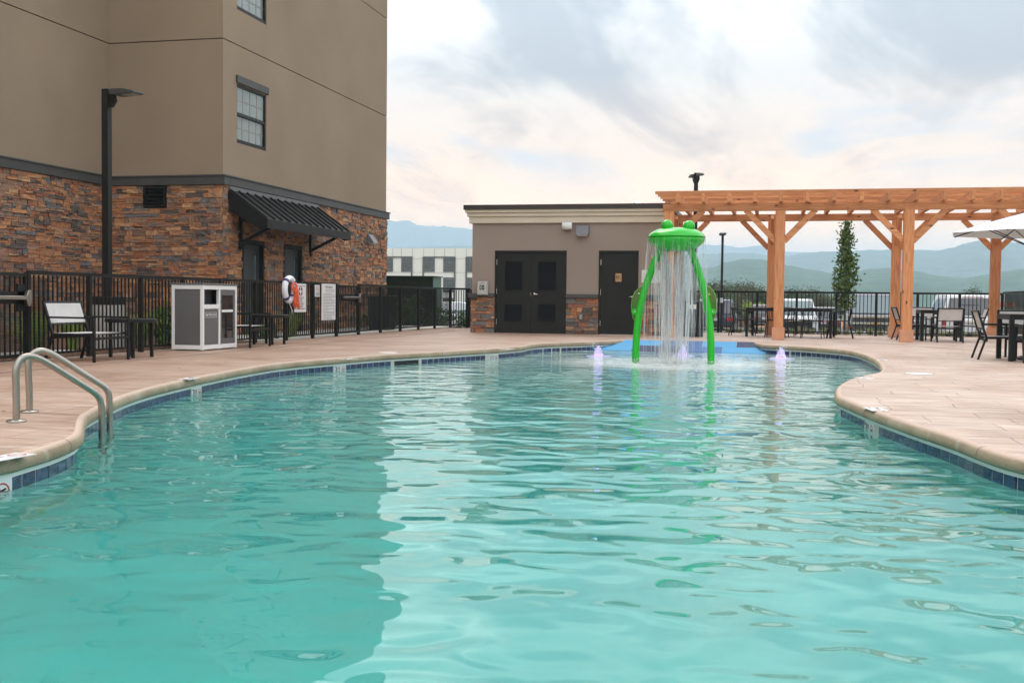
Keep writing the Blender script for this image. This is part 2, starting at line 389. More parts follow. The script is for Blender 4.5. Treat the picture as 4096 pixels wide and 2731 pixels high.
cz = N.new('ShaderNodeSeparateXYZ'); L.new(pos, cz.inputs[0]); zm_ = N.new('ShaderNodeMath'); zm_.operation = 'MULTIPLY_ADD'; zm_.inputs[1].default_value = 10; zm_.inputs[2].default_value = 1; L.new(cz.outputs[2], zm_.inputs[0])
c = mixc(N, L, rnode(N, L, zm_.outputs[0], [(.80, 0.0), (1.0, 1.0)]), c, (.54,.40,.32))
L.new(c, b.inputs['Base Color']); bumpn(N, L, noise(N, L, pos, 30, 5), .006, b)
dense = [p for a, b2 in zip(path, path[1:]) for p in [a.lerp(b2, k/max(1, math.ceil((b2-a).length/.12))) for k in range(max(1, math.ceil((b2-a).length/.12)))]] + [path[-1]]
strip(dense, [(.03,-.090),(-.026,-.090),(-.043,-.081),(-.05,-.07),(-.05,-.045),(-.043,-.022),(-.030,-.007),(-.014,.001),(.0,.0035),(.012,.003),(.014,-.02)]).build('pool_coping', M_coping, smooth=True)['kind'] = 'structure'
strip(dense, [(.014,-.087),(-.018,-.087),(-.018,-.116),(.014,-.116)]).build('white_edging', M_waterline, pool_wall)
cj = MB(); s_ = 1.1
while s_ < sum((b_-a_).length for a_, b_ in zip(path, path[1:])) - 1:
    acc = 0
    for a_, b_ in zip(path, path[1:]):
        l_ = (b_-a_).length
        if acc + l_ >= s_: break
        acc += l_
    o_ = a_ + (b_-a_)*((s_-acc)/l_); t_ = (b_-a_).normalized(); n_ = Vector((t_.y, -t_.x))*SGN; pf = [(-.027,-.091),(-.044,-.082),(-.051,-.07),(-.051,-.045),(-.044,-.022),(-.031,-.0055),(-.014,.0025),(.013,.0045)]
    cj.add([(o_.x+n_.x*u_+t_.x*w_, o_.y+n_.y*u_+t_.y*w_, z_) for u_, z_ in pf for w_ in (-.004, .004)], [(2*i_, 2*i_+1, 2*i_+3, 2*i_+2) for i_ in range(len(pf)-1)]); s_ += 2.45
cj.build('coping_joints', mat('coping_joint', (.13,.10,.075), .9), bpy.data.objects['pool_coping'])
# waterline tiles, one object each up to 300, joints recessed
M_tile = mat('blue_tile', (.03,.05,.13), .18, spec=.6); N, L, b = nodes(M_tile)
pos = N.new('ShaderNodeNewGeometry').outputs['Position']; oi = N.new('ShaderNodeObjectInfo').outputs['Random']
c = rnode(N, L, noise(N, L, pos, 16, 5, .8), [(.35, (.015,.025,.07)), (.55, (.03,.055,.15)), (.72, (.10,.075,.06))])
c = mixc(N, L, .6, c, rnode(N, L, oi, [(0, .6), (1, 1.45)]), 'MULTIPLY'); L.new(c, b.inputs['Base Color'])
M_grout = mat('grout', (.62,.57,.50), .9)
strip(path, [(-.003, -.113), (-.003, -.27)]).build('tile_grout', M_grout, pool_wall)
def along(chain, s):                           # point and tangent at arc length s
    for a, b2 in zip(chain, chain[1:]):
        l = (b2 - a).length
        if s <= l: return a + (b2-a) * (s/l), (b2-a).normalized()
        s -= l
    return chain[-1], (chain[-1]-chain[-2]).normalized()
def nearest_s(chain, p):
    best, bs, s = 1e9, 0, 0
    for a, b2 in zip(chain, chain[1:]):
        l = (b2-a).length; t = max(0, min(1, (p-a).dot(b2-a)/(l*l))); q = a + (b2-a)*t
        if (q-p).length < best: best, bs = (q-p).length, s + t*l
        s += l
    return bs
tot = sum((b2-a).length for a, b2 in zip(path, path[1:]))
tile_me = MB().box(-.0705, -.006, -.0715, .0705, .006, .0715).mesh('tile'); tile_me.materials.append(M_tile)
markers = []                                   # (pixel x, pixel y, text)
for px_, py_, tx in ((22, 1950, '3'), (800, 1558, '3'), (1410, 1470, '3'), (2035, 1426, '1'), (3457, 1698, '2')):
    markers.append((nearest_s(path, Vector(at(px_, py_, -.14).xy)), tx))
skim_s = nearest_s(path, Vector(at(1635, 1447, -.14).xy))
cand = []
for i in range(int(tot/.152)):
    s = (i+.5)*.152
    if any(abs(s - ms) < .21 for ms, _ in markers) or abs(s - skim_s) < .32: continue
    p, t = along(path, s); v = CR.transposed() @ (Vector((p.x, p.y, -.19)) - Vector((0, 0, EYE)))
    vis = v.z < -1 and abs(v.x/-v.z)*F < 2300
    nrm = Vector((t.y, -t.x))*SGN
    facing = nrm.dot(Vector((p.x, p.y)).normalized()) > 0
    cand.append(((0 if vis else 1000) + (0 if facing else 500) + p.length, p, t))
cand.sort(key=lambda q: q[0])
mass = MB()
for i, (_, p, t) in enumerate(cand):
    a = math.atan2(t.y, t.x); c0 = (p.x, p.y, -.1875)
    if i < 290: inst('tile', tile_me, pool_wall, c0, (0, 0, a))
    else:
        q = [(p.x + math.cos(a)*x - math.sin(a)*y, p.y + math.sin(a)*x + math.cos(a)*y, -.1875+z) for x, y, z in
             [tuple(v.co) for v in tile_me.vertices]]
        mass.add(q, [tuple(f.vertices) for f in tile_me.polygons])
mass.build('tile_row', M_tile, pool_wall)['kind'] = 'stuff'
def flat_ring(mb, c, ux, uz, r0, r1, n=28):
    mb.add([c + ux*(r*math.cos(2*math.pi*k/n)) + uz*(r*math.sin(2*math.pi*k/n)) for r in (r0, r1) for k in range(n)], [(k, (k+1)%n, n+(k+1)%n, n+k) for k in range(n)])
def no_sign(mb, c, ux, uz, r):                 # ring and slash in the plane (ux, uz)
    flat_ring(mb, c, ux, uz, r*.84, r); d = (ux-uz).normalized(); e = (ux+uz).normalized()*(.08*r)
    mb.add([c - d*.9*r - e, c + d*.9*r - e, c + d*.9*r + e, c - d*.9*r + e], [(0,1,2,3)])
for ms, tx in markers:
    p, t = along(path, ms); nrm = -Vector((t.y, -t.x))*SGN; ux = Vector((-nrm.y, nrm.x, 0)); uz = Vector((0,0,1)); n3 = Vector((nrm.x, nrm.y, 0))
    ctr = Vector((p.x, p.y, -.1875)) + n3*.007
    th = thing('depth_marker', ctr, '', 'depth marker', 'white depth markers on the waterline')
    for s2 in (-1, 1):
        cc = ctr + ux*(.077*s2); MB().bar(cc - ux*.074, cc + ux*.074, .008, .148, up=(0,0,1)).build('tile', M_signw, th)
    rot = (math.pi/2, 0, math.atan2(ux.y, ux.x))
    text('numeral', tx, M_ink, th, ctr - ux*.105 + n3*.006, .15, rot, sx=.85)
    text('lettering', 'FT', M_ink, th, ctr - ux*.035 + n3*.006 + uz*.025, .06, rot)
    sg = MB(); no_sign(sg, ctr + ux*.082 + n3*.006, ux, uz, .052); sg.build('no_diving_ring', M_red, th)
    dv = MB(); c1 = ctr + ux*.082 + n3*.006
    dv.bar(c1 - ux*.03 + uz*.0, c1 + ux*.025 + uz*.018, .004, .009); dv.bar(c1 - ux*.035 - uz*.018, c1 + ux*.035 - uz*.018, .004, .006); dv.build('diver', M_ink, th)
    k = markers.index((ms, tx))
    th['label'] = ['white 3 FT no diving marker on the waterline at the bottom left corner', 'white 3 FT no diving marker on the waterline just beyond the handrails',
                   'white 3 FT no diving marker on the waterline left of the dark skimmer opening', 'white 1 FT no diving marker on the waterline where the left pool edge steps back',
                   'white 2 FT no diving marker on the waterline of the right pool edge'][k]
# skimmer opening
p, t = along(path, skim_s); n3 = -Vector((t.y, -t.x, 0))*SGN; c0 = Vector((p.x, p.y, -.175))
sk = thing('skimmer', c0, 'dark rectangular skimmer opening in the left waterline tiles', 'skimmer')
MB().bar(c0 - t.to_3d()*.30 + n3*.001, c0 + t.to_3d()*.30 + n3*.001, .012, .13).build('opening', M_ink, sk)
MB().bar(c0 - t.to_3d()*.05 + n3*.008 - Vector((0,0,.02)), c0 + t.to_3d()*.28 + n3*.008 - Vector((0,0,.02)), .006, .07).build('flap', mat('skimmer_flap', (.012,.016,.02), .3), sk)
# water: one closed body, its sides and bottom buried in the shell
M_water = bpy.data.materials.new('pool_water'); M_water.use_nodes = True; N, L = M_water.node_tree.nodes, M_water.node_tree.links
b = N['Principled BSDF']; b.inputs['Base Color'].default_value = (1,1,1,1); b.inputs['Roughness'].default_value = .0; b.inputs['IOR'].default_value = 1.333
b.inputs['Transmission Weight'].default_value = 1.0
pos = N.new('ShaderNodeNewGeometry').outputs['Position']
n1 = noise(N, L, mapping(N, L, pos, (1,1.25,0), (0,0,.25)), 1.5, 0, .6, .5); n2 = noise(N, L, mapping(N, L, pos, (1,1.3,0), (0,0,-.5), (5,3,0)), 3.3, 0.0, .7, .5)
n4 = noise(N, L, mapping(N, L, pos, (1,1,0), (0,0,.9), (1,8,0)), 7.5, 1.2, .6)
def mth(op, a, b2):
    m = N.new('ShaderNodeMath'); m.operation = op
    for i, v in ((0, a), (1, b2)):
        if isinstance(v, (int, float)): m.inputs[i].default_value = v
        else: L.new(v, m.inputs[i])
    return m.outputs[0]
dn = N.new('ShaderNodeVectorMath'); dn.operation = 'DISTANCE'; L.new(pos, dn.inputs[0]); FC = Vector((-1.65, 18.8, WZ)); dn.inputs[1].default_value = FC
near = rnode(N, L, mth('DIVIDE', dn.outputs['Value'], 10.0), [(.06, 1.0), (.5, .40), (.95, .04)])
hgt = mth('ADD', mth('ADD', mth('MULTIPLY', n1, .031), mth('MULTIPLY', n2, .0165)), mth('MULTIPLY', mth('MULTIPLY', n4, near), .009))
bumpn(N, L, hgt, 1.0, b)
fo = noise(N, L, mapping(N, L, pos, (1,1,0)), 6, 6, 1.0, .65)
fm = mth('MULTIPLY', rnode(N, L, mth('DIVIDE', dn.outputs['Value'], 3.0), [(.30, 1.0), (.85, 0.0)], 'EASE'), rnode(N, L, fo, [(.34, .25), (.62, 1.0)]))
foam = N.new('ShaderNodeBsdfDiffuse'); foam.inputs[0].default_value = (.72,.76,.73,1)
mx = N.new('ShaderNodeMixShader'); L.new(mth('MULTIPLY', fm, .72), mx.inputs[0]); L.new(b.outputs[0], mx.inputs[1]); L.new(foam.outputs[0], mx.inputs[2])
va = N.new('ShaderNodeVolumeAbsorption'); va.inputs['Color'].default_value = (.20,.86,.835,1); va.inputs['Density'].default_value = .90
out = N['Material Output']; L.new(mx.outputs[0], out.inputs['Surface']); L.new(va.outputs[0], out.inputs['Volume'])
WOUT = offset(OUT, .05, True)
wm = fill(WOUT, [], lambda x, y: WZ, []); nb = len(wm.v); top = list(wm.f)
wm.v += [(x, y, -1.9) for x, y, z in wm.v]; wm.f += [tuple(i+nb for i in f)[::-1] for f in top]
from collections import Counter
ec = Counter()
for f in top:
    for i in range(3): ec[(f[i], f[(i+1)%3])] += 1
for (a_, b_) in [e for e in ec if (e[1], e[0]) not in ec]: wm.f.append((a_, a_+nb, b_+nb, b_))
wo = wm.build('water', M_water); tag(wo, kind='structure')

# beach entry surface of blue squares
M_bl = [mat('mat_light_blue', (.075,.31,.56), .75, var=.05, vs=40, bump=.002, bs=200), mat('mat_mid_blue', (.05,.125,.30), .75, var=.05, vs=40, bump=.002, bs=200), mat('mat_slate_blue', (.04,.052,.11), .8, var=.05, vs=40, bump=.002, bs=200)]
def clip(poly, x0, y0, x1, y1):
    def cut(p, f, g):
        r = []
        for i in range(len(p)):
            a, b2 = p[i-1], p[i]; fa, fb = f(a), f(b2)
            if (fa >= 0) != (fb >= 0): t = fa/(fa-fb); r.append((a[0]+(b2[0]-a[0])*t, a[1]+(b2[1]-a[1])*t))
            if fb >= 0: r.append(b2)
        return r
    p = [tuple(q) for q in poly]
    for f in (lambda q: q[0]-x0, lambda q: x1-q[0], lambda q: q[1]-y0, lambda q: y1-q[1]):
        p = cut(p, f, None)
        if len(p) < 3: return []
    return p
splash_mat = thing('splash_mat', (-1.6, 23.4, -.1), 'blue patchwork rubber surface sloping from the deck into the pool', 'splash mat')
rowsy = [22.85, 23.15, 23.75, MAT_Y]
cols_px = {3: [(-9,0),(-2.35,1),(-1.45,0),(-.72,2),(.2,0),(9,)], 2: [(-9,0),(-2.9,2),(-1.9,1),(-1.0,0),(-.1,2),(.6,1),(9,)], 1: [(-9,0),(-2.6,2),(-1.6,1),(-.6,0),(.3,1),(9,)], 0: [(-9,1),(-2.2,0),(-1.2,2),(-.2,0),(9,)]}
def ztile(x, y): return floor_z(x, y) + .009
for r in range(3):
    cs = cols_px[r+1]
    for k in range(len(cs)-1):
        pg = clip(OUT, cs[k][0], rowsy[r]+.003, cs[k+1][0]-.006, rowsy[r+1]-.003)
        if len(pg) < 3: continue
        m = MB(); n = len(pg); m.add([(x, y, ztile(x, y)) for x, y in pg] + [(x, y, ztile(x, y)-.02) for x, y in pg], [tuple(range(n))] + [(i, (i+1)%n, n+(i+1)%n, n+i) for i in range(n)])
        m.build('mat_panel', M_bl[cs[k][1]], splash_mat)

# ================================================================== DECK AND GROUND
DX0, DX1, DY0, DY1 = -9.62, 7.2, -7.0, 31.3
M_deck = mat('stamped_concrete', (.5,.36,.28), .55, spec=.35); N, L, b = nodes(M_deck)
pos = N.new('ShaderNodeNewGeometry').outputs['Position']
wob = N.new('ShaderNodeVectorMath'); wob.operation = 'ADD'; nz = N.new('ShaderNodeTexNoise'); nz.inputs['Scale'].default_value = 1.6; nz.inputs['Detail'].default_value = 3; L.new(pos, nz.inputs['Vector'])
s3 = N.new('ShaderNodeVectorMath'); s3.operation = 'SCALE'; s3.inputs[3].default_value = .14; L.new(nz.outputs['Color'], s3.inputs[0]); L.new(pos, wob.inputs[0]); L.new(s3.outputs[0], wob.inputs[1])
br = N.new('ShaderNodeTexBrick'); br.inputs['Scale'].default_value = 1; br.inputs['Mortar Size'].default_value = .007; br.inputs['Brick Width'].default_value = 1.05; br.inputs['Row Height'].default_value = .42
br.offset = .37; br.squash = .6; br.squash_frequency = 3; br.inputs['Mortar Smooth'].default_value = .6; br.inputs['Color1'].default_value = (.92,.92,.92,1); br.inputs['Color2'].default_value = (1.06,1.06,1.06,1); br.inputs['Mortar'].default_value = (.68,.66,.64,1)
L.new(wob.outputs[0], br.inputs['Vector'])
base = rnode(N, L, noise(N, L, pos, .8, 7, .5, .6), [(.3, (.38,.255,.19)), (.5, (.50,.365,.29)), (.7, (.57,.45,.38))])
grain = noise(N, L, mapping(N, L, pos, (1.1, 6.5, 1)), 2.6, 7, .5, .62)
c = mixc(N, L, .8, base, rnode(N, L, grain, [(.28, .66), (.5, 1.0), (.66, 1.16)]), 'MULTIPLY')
c = mixc(N, L, rnode(N, L, noise(N, L, mapping(N, L, pos, (.9, 8, 1), (0,0,0), (4,4,4)), 1.7, 8, .3, .7), [(.54, 0.0), (.62, .65)]), c, (.66,.60,.54))
c = mixc(N, L, rnode(N, L, noise(N, L, mapping(N, L, pos, (.7, 5, 1), (0,0,0), (9,2,4)), 1.2, 8, .4, .7), [(.54, 0.0), (.66, .6)]), c, (.27,.17,.11))
sx = N.new('ShaderNodeSeparateXYZ'); L.new(pos, sx.inputs[0])
# browner and darker towards the hotel side of the pool
c = mixc(N, L, rnode(N, L, mth('MULTIPLY', mth('ADD', sx.outputs[0], 9.0), .1), [(.0, .75), (.35, .42), (.8, 0.0)]) , c, mixc(N, L, .9, c, (.68,.49,.36), 'MULTIPLY'))
c = mixc(N, L, .8, c, br.outputs['Color'], 'MULTIPLY')
L.new(c, b.inputs['Base Color'])
inv = mth('MULTIPLY', br.outputs['Fac'], -.006); h2 = mth('ADD', inv, mth('MULTIPLY', grain, .010)); bumpn(N, L, h2, 1.0, b)
L.new(rnode(N, L, grain, [(.3, .42), (.7, .62)]), b.inputs['Roughness'])
hole = offset(path, .008) + [Vector((side_l[-1].x, MAT_Y+.002)), Vector((side_r[0].x, MAT_Y+.002))]
deck = fill([(DX0,DY0),(DX1,DY0),(DX1,DY1),(DX0,DY1)], [hole], lambda x, y: 0.0).build('pool_deck', M_deck); deck['kind'] = 'structure'
M_joint = mat('joint_sealant', (.22,.19,.17), .8)
jl = MB(); jl.box(-8.42, DY0, .002, -8.395, DY1-.3, .004); jl.box(-8.3, 26.0, .002, 7, 26.02, .004) if False else None
jl.build('expansion_joint', M_joint, deck)
MB().bar((2.2, 25.4, .003), (6.6, 17.2, .003), .02, .002).build('expansion_joint', M_joint, deck)
box('edge_band', M_concp, None, DX0-.16, DY0, -.12, DX0-.002, 26.4, -.006)['kind'] = 'structure'
def ground_z(x, y):
    if y > 33: return max(-1.3, -.08 - (y-33)*.105 if y < 39 else -.71 - (y-39)*.0085) if y < 400 else -1.3
    if y > 31.3: return -.03 - (y-31.3)*.03
    return -.03
gx = [-9000,-2500,-700,-200,-90,-45,-30,-22,DX0,-6,-3,0,3,DX1,14,30,60,150,400,1200,4000,9000]; gy = [-3000,-400,-60,DY0,5,15,25,DY1,32,33,34,36,39,46,60,90,130,200,320,600,1200,2500,5000,9500]
g = MB(); g.add([(x, y, ground_z(x, y)) for y in gy for x in gx], [(j*len(gx)+i, j*len(gx)+i+1, (j+1)*len(gx)+i+1, (j+1)*len(gx)+i) for j in range(len(gy)-1) for i in range(len(gx)-1)
        if not (gx[i] >= DX0-1e-6 and gx[i+1] <= DX1+1e-6 and gy[j] >= DY0-1e-6 and gy[j+1] <= DY1+1e-6)])
g.build('ground', M_ground)['kind'] = 'structure'
pk = MB(); pk.add([(-60,38.2,ground_z(0,38.2)+.03),(90,38.2,ground_z(0,38.2)+.03),(90,39,ground_z(0,39)+.03),(-60,39,ground_z(0,39)+.03),(90,96,ground_z(0,96)+.03),(-60,96,ground_z(0,96)+.03)], [(0,1,2,3),(3,2,4,5)])
pk.build('parking_lot', M_asph)['kind'] = 'structure'
box('kerb', M_concp, None, -60, 38.0, -.75, 90, 38.18, -.42)['kind'] = 'structure'
mb_ = MB(); mb_.add([(-9.80,5,-.02),(-12.2,5,-.012),(-12.2,34,-.012),(-9.80,34,-.02)], [(0,1,2,3)]); mb_.build('mulch_bed', M_mulch)['kind'] = 'structure'
mb_ = MB(); mb_.add([(-14.8,5,-.012),(-12.2,5,-.012),(-12.2,22,-.012),(-14.8,22,-.012)], [(0,1,2,3)]); mb_.build('mulch_bed', M_mulch)['kind'] = 'structure'
mb_ = MB(); mb_.add([(-9.65,31.32,-.02),(7.3,31.32,-.02),(7.3,32.6,-.055),(-9.65,32.6,-.055)], [(0,1,2,3)]); mb_.build('mulch_bed', M_mulch)['kind'] = 'structure'
box('path', M_concp, None, -11.15, 5, -.05, -10.55, 15.2, .006)['kind'] = 'structure'
box('path', M_concp, None, -11.8, 19.9, -.05, -9.8, 33.0, .004)['kind'] = 'structure'
chips = MB()
for i in range(2600):
    x, y = (U(-10.3, -9.79), U(10, 20)) if i % 3 else (U(-9.0, 7), U(31.34, 31.7)); a = U(0, 3.14); l, wd = U(.015,.05), U(.005,.012); d = Vector((math.cos(a), math.sin(a), U(-.3,.3)))*l
    chips.bar(Vector((x,y,-.004)) - d, Vector((x,y,.004)) + d, wd, .006)
tag(chips.build('mulch_chips', mat('wood_chip', (.20,.10,.06), .9, var=.5, vs=25), fix=False), 'loose brown bark chips along the foot of the fences', 'mulch', kind='stuff')
fl = MB()
for i in range(170):
    x, y = U(-9.2, 6.8), U(5.5, 30.5)
    if pip(x, y, OUT): continue
    a = U(0, 6.28); l, w_ = U(.008,.03), U(.004,.012); d = Vector((math.cos(a), math.sin(a), 0)); q = Vector((-d.y, d.x, 0)); c_ = Vector((x, y, .004))
    fl.add([c_-d*l, c_+q*w_+Vector((0,0,.004)), c_+d*l, c_-q*w_+Vector((0,0,.003))], [(0,1,2,3)])
tag(fl.build('leaf_litter', mat('dry_leaf', (.13,.07,.04), .9), fix=False), 'tiny dry leaves and specks scattered on the deck', 'litter', kind='stuff')
# deck discs and deck markers
for (px_, py_, lb, r) in ((1552, 1411, 'round white skimmer lid set in the deck beyond the left pool edge', .16), (3677, 1495, 'round white skimmer lid set in the deck right of the pool', .17)):
    p = at(px_, py_); t = thing('skimmer_cover', p, lb, 'lid', 'round lids in the deck')
    MB().lathe([(r+.012, .0), (r+.012, .003), (r, .004)], (p.x,p.y,0), 28).build('rim', M_conc, t); MB().lathe([(r-.004, .0), (r-.004, .005), (r*.8, .006), (0.0001, .006)], (p.x,p.y,0), 28).build('lid', M_white, t)
for k, (px_, py_, tx, lb) in enumerate(((755, 1515, '3', 'flat white depth marker in the deck behind the second waterline marker'), (1395, 1436, '3', 'flat white depth marker in the deck left of the round lid'),
        (2030, 1397, '1', 'flat white depth marker in the deck near the left pool step'), (3530, 1441, '1', 'flat white depth marker in the deck above the inlet corner'),
        (3465, 1514, '1', 'flat white depth marker in the deck at the tip of the peninsula'), (3505, 1638, '2', 'flat white depth marker in the deck behind the right waterline marker'),
        (25, 1830, '3', 'flat white depth marker in the deck at the left picture edge'))):
    p = at(px_, py_); s = nearest_s(path, p.xy); _, t = along(path, s); a = math.atan2(t.y, t.x); ux = Vector((t.x, t.y, 0)); uy = Vector((-t.y, t.x, 0))
    if ux.dot(Vector((1,0,0))) < 0: ux, uy = -ux, -uy; a += math.pi
    th = thing('deck_marker', p, lb, 'depth marker', 'flat depth markers on the deck')
    for s2 in (-1, 1): MB().bar(p + ux*(.077*s2-.073) + Vector((0,0,.0035)), p + ux*(.077*s2+.073) + Vector((0,0,.0035)), .146, .003, up=(0,0,1)).build('tile', M_signw, th)
    text('numeral', tx, M_ink, th, p - ux*.10 + Vector((0,0,.0056)), .13, (0,0,a), .0003); text('lettering', 'FT', M_ink, th, p - ux*.03 + uy*.02 + Vector((0,0,.0056)), .05, (0,0,a), .0003)
    sg = MB(); no_sign(sg, p + ux*.08 + Vector((0,0,.0056)), ux, uy, .05); sg.build('no_diving_ring', M_red, th)

# ================================================================== LEDGE STONE
def stone_mesh(seed):
    r = random.Random(seed); bm = bmesh.new(); nx, nz = 3, 2
    g = [[bm.verts.new((-.5 + i/nx + (r.uniform(-.03,.03) if 0 < i < nx else 0), -.5 + r.uniform(-.18,.18) * (1 if 0 < i < nx and 0 < j < nz else .6), -.5 + j/nz + (r.uniform(-.12,.12) if 0 < i < nx else 0) * (j not in (0, nz)))) for i in range(nx+1)] for j in range(nz+1)]
    bk = [bm.verts.new((x, .5, z)) for x, z in ((-.5,-.5),(.5,-.5),(.5,.5),(-.5,.5))]
    for j in range(nz):
        for i in range(nx): bm.faces.new((g[j][i], g[j][i+1], g[j+1][i+1], g[j+1][i]))
    bm.faces.new([g[0][i] for i in range(nx+1)][::-1] + [bk[0], bk[1]]); bm.faces.new([g[nz][i] for i in range(nx+1)] + [bk[2], bk[3]])
    bm.faces.new([g[j][0] for j in range(nz+1)] + [bk[3], bk[0]]); bm.faces.new([g[j][nx] for j in range(nz+1)][::-1] + [bk[1], bk[2]])
    bmesh.ops.triangulate(bm, faces=bm.faces); bmesh.ops.recalc_face_normals(bm, faces=bm.faces)
    me = bpy.data.meshes.new('stone'); bm.to_mesh(me); bm.free(); me.materials.append(M_stone); return me
STONES = [stone_mesh(i) for i in range(9)]
def stone_layout(L_, z0, z1, holes, seed):     # -> list of (s, z, length, height)
    r = random.Random(seed); out = []; z = z0
    def free(s, zz, l, h):                      # trim against the openings
        segs = [(s, s+l)]
        for a, c, b_, d in holes:
            if zz + h > b_ + .01 and zz < d - .01:
                ns = []
                for p0, p1 in segs:
                    if p1 <= a or p0 >= c: ns.append((p0, p1))
                    else:
                        if p0 < a: ns.append((p0, a))
                        if p1 > c: ns.append((c, p1))
                segs = ns
        return [q for q in segs if q[1]-q[0] > .03]
    while z < z1 - .02:
        h = r.choice((.08, .095, .105, .12)); h = min(h, z1 - z)
        if z1 - z - h < .05: h = z1 - z
        s = -r.uniform(0, .2)
        while s < L_:
            l = r.choice((.14, .20, .26, .33, .42)) * r.uniform(.85, 1.15); e = min(s+l, L_); s0 = max(s, 0)
            if e - s0 > .02:
                if r.random() < .45 and h > .075:
                    k = h * r.uniform(.36, .64); m_ = s0 + (e-s0) * r.uniform(.3, .7)
                    parts = [(s0, z, e-s0, k), (s0, z+k, m_-s0, h-k), (m_, z+k, e-m_, h-k)] if e-s0 > .22 else [(s0, z, e-s0, k), (s0, z+k, e-s0, h-k)]
                else: parts = [(s0, z, e-s0, h)]
                for a, zz, ll, hh in parts:
                    for p0, p1 in free(a, zz, ll, hh): out.append((p0, zz, p1-p0, hh))
            s = e if e > s else s + l
        z += h
    return out
def stones_on(parent, faces, limit, seed):
    """faces: (origin, direction along, outward normal, length, z0, z1, holes)"""
    items = []
    for k, (o, d, nn, L_, z0, z1, holes) in enumerate(faces):
        o, d, nn = Vector(o), Vector(d), Vector(nn); r = random.Random(seed+k)
        for s, z, l, h in stone_layout(L_, z0, z1, holes, seed+k):
            dep = r.uniform(.035, .075); c0 = o + d*(s+l/2) + nn*(dep/2 - .012) + Vector((0,0,z+h/2))
            v = CR.transposed() @ (c0 - Vector((0,0,EYE))); sc = 1e9
            if v.z < -1 and abs(v.x/-v.z)*F < 2060 and abs(v.y/-v.z)*F < 1400:
                view = (Vector((0,0,EYE)) - c0).normalized(); sc = -(l*h*max(.01, view.dot(nn)))/c0.length_squared
                if z < 1.2 and c0.y > 20: sc *= .3
            items.append((sc, c0, l, h, dep, math.atan2(d.y, d.x)))
    items.sort(key=lambda q: q[0]); mass = MB(); r = random.Random(seed)
    cache = [([tuple(v.co) for v in m.vertices], [tuple(p.vertices) for p in m.polygons]) for m in STONES]
    for i, (sc, c0, l, h, dep, a) in enumerate(items):
        k = r.randrange(9); gx_, gz_ = l-.006, h-.006
        if i < limit: inst('stone', STONES[k], parent, c0, (0,0,a), (gx_, dep, gz_))
        else:
            vs, fs = cache[k]; ca, sa = math.cos(a), math.sin(a)
            mass.add([(c0.x + ca*x*gx_ - sa*y*dep, c0.y + sa*x*gx_ + ca*y*dep, c0.z + z*gz_) for x, y, z in vs], fs)
    if mass.v:
        o = mass.build('stone_facing', M_stonemass, parent, fix=False); o['kind'] = 'stuff'
# ================================================================== HOTEL
HX, HY, HX2, HYF = -11.9, 22.1, -14.73, 32.6      # right wall plane, front wall plane, far-left wall plane, far end
HT = 15.4
hotel = thing('hotel_building', (-16, 24, 0), 'tall taupe stucco hotel with brown ledge stone base and charcoal band, filling the left side', 'building')
I = .07                                            # stone face sits proud of the structural wall
dy = [onp(966,970,0,HX).y, onp(1050,972,0,HX).y, onp(1131.6,985,0,HX).y, onp(1203,989,0,HX).y]
core = MB()
core.box(-26, HY+.06, -.3, HX-.11, HYF-.06, HT-.4); core.box(-26, 6, -.3, HX2-.06, HY+.5, HT-.4); core.box(HX-.3, HY+.06, -.3, HX-.015, dy[0]-.01, 3.5); core.box(HX-.3, dy[1]+.01, -.3, HX-.015, dy[2]-.01, 3.5); core.box(HX-.3, dy[3]+.01, -.3, HX-.015, HYF-.06, 3.5); core.box(HX-.3, dy[0], 2.17, HX-.016, dy[3], 3.49); core.build('wall_core', M_mortar, hotel)
TZ0, TZ1 = 3.35, 3.54
# faces run so that d x up points outward
fA = ((HX2, 6, 0), (0,1,0), (1,0,0), HY-6, -.05, TZ0, [])
fB = ((HX2, HY, 0), (1,0,0), (0,-1,0), HX-HX2, -.05, TZ0, [((-13.83)-HX2, (-13.27)-HX2, 2.87, 3.33)])
fC = ((HX, HY, 0), (0,1,0), (1,0,0), HYF-HY, -.05, TZ0, [(dy[0]-HY-.03, dy[1]-HY+.03, -1, 2.17), (dy[2]-HY-.03, dy[3]-HY+.03, -1, 2.17)])
stones_on(hotel, [fB, fA, fC], 298, 11)
# charcoal band
tr = MB(); p = .09
tr.box(HX2-.05, 6, TZ0, HX2+p, HY-p, TZ1); tr.box(HX2-.05, HY-p, TZ0, HX+p, HY+.2, TZ1); tr.box(HX-.2, HY+.2, TZ0, HX+p, HYF+p, TZ1); tr.build('trim_band', M_trim, hotel, bevel=.008)
tr = MB(); p = .115
tr.box(HX2-.05, 6, TZ1, HX2+p, HY-p, TZ1+.03); tr.box(HX2-.05, HY-p, TZ1, HX+p, HY+.2, TZ1+.03); tr.box(HX-.2, HY+.2, TZ1, HX+p, HYF+p, TZ1+.03); tr.build('band_cap', M_trim, hotel)
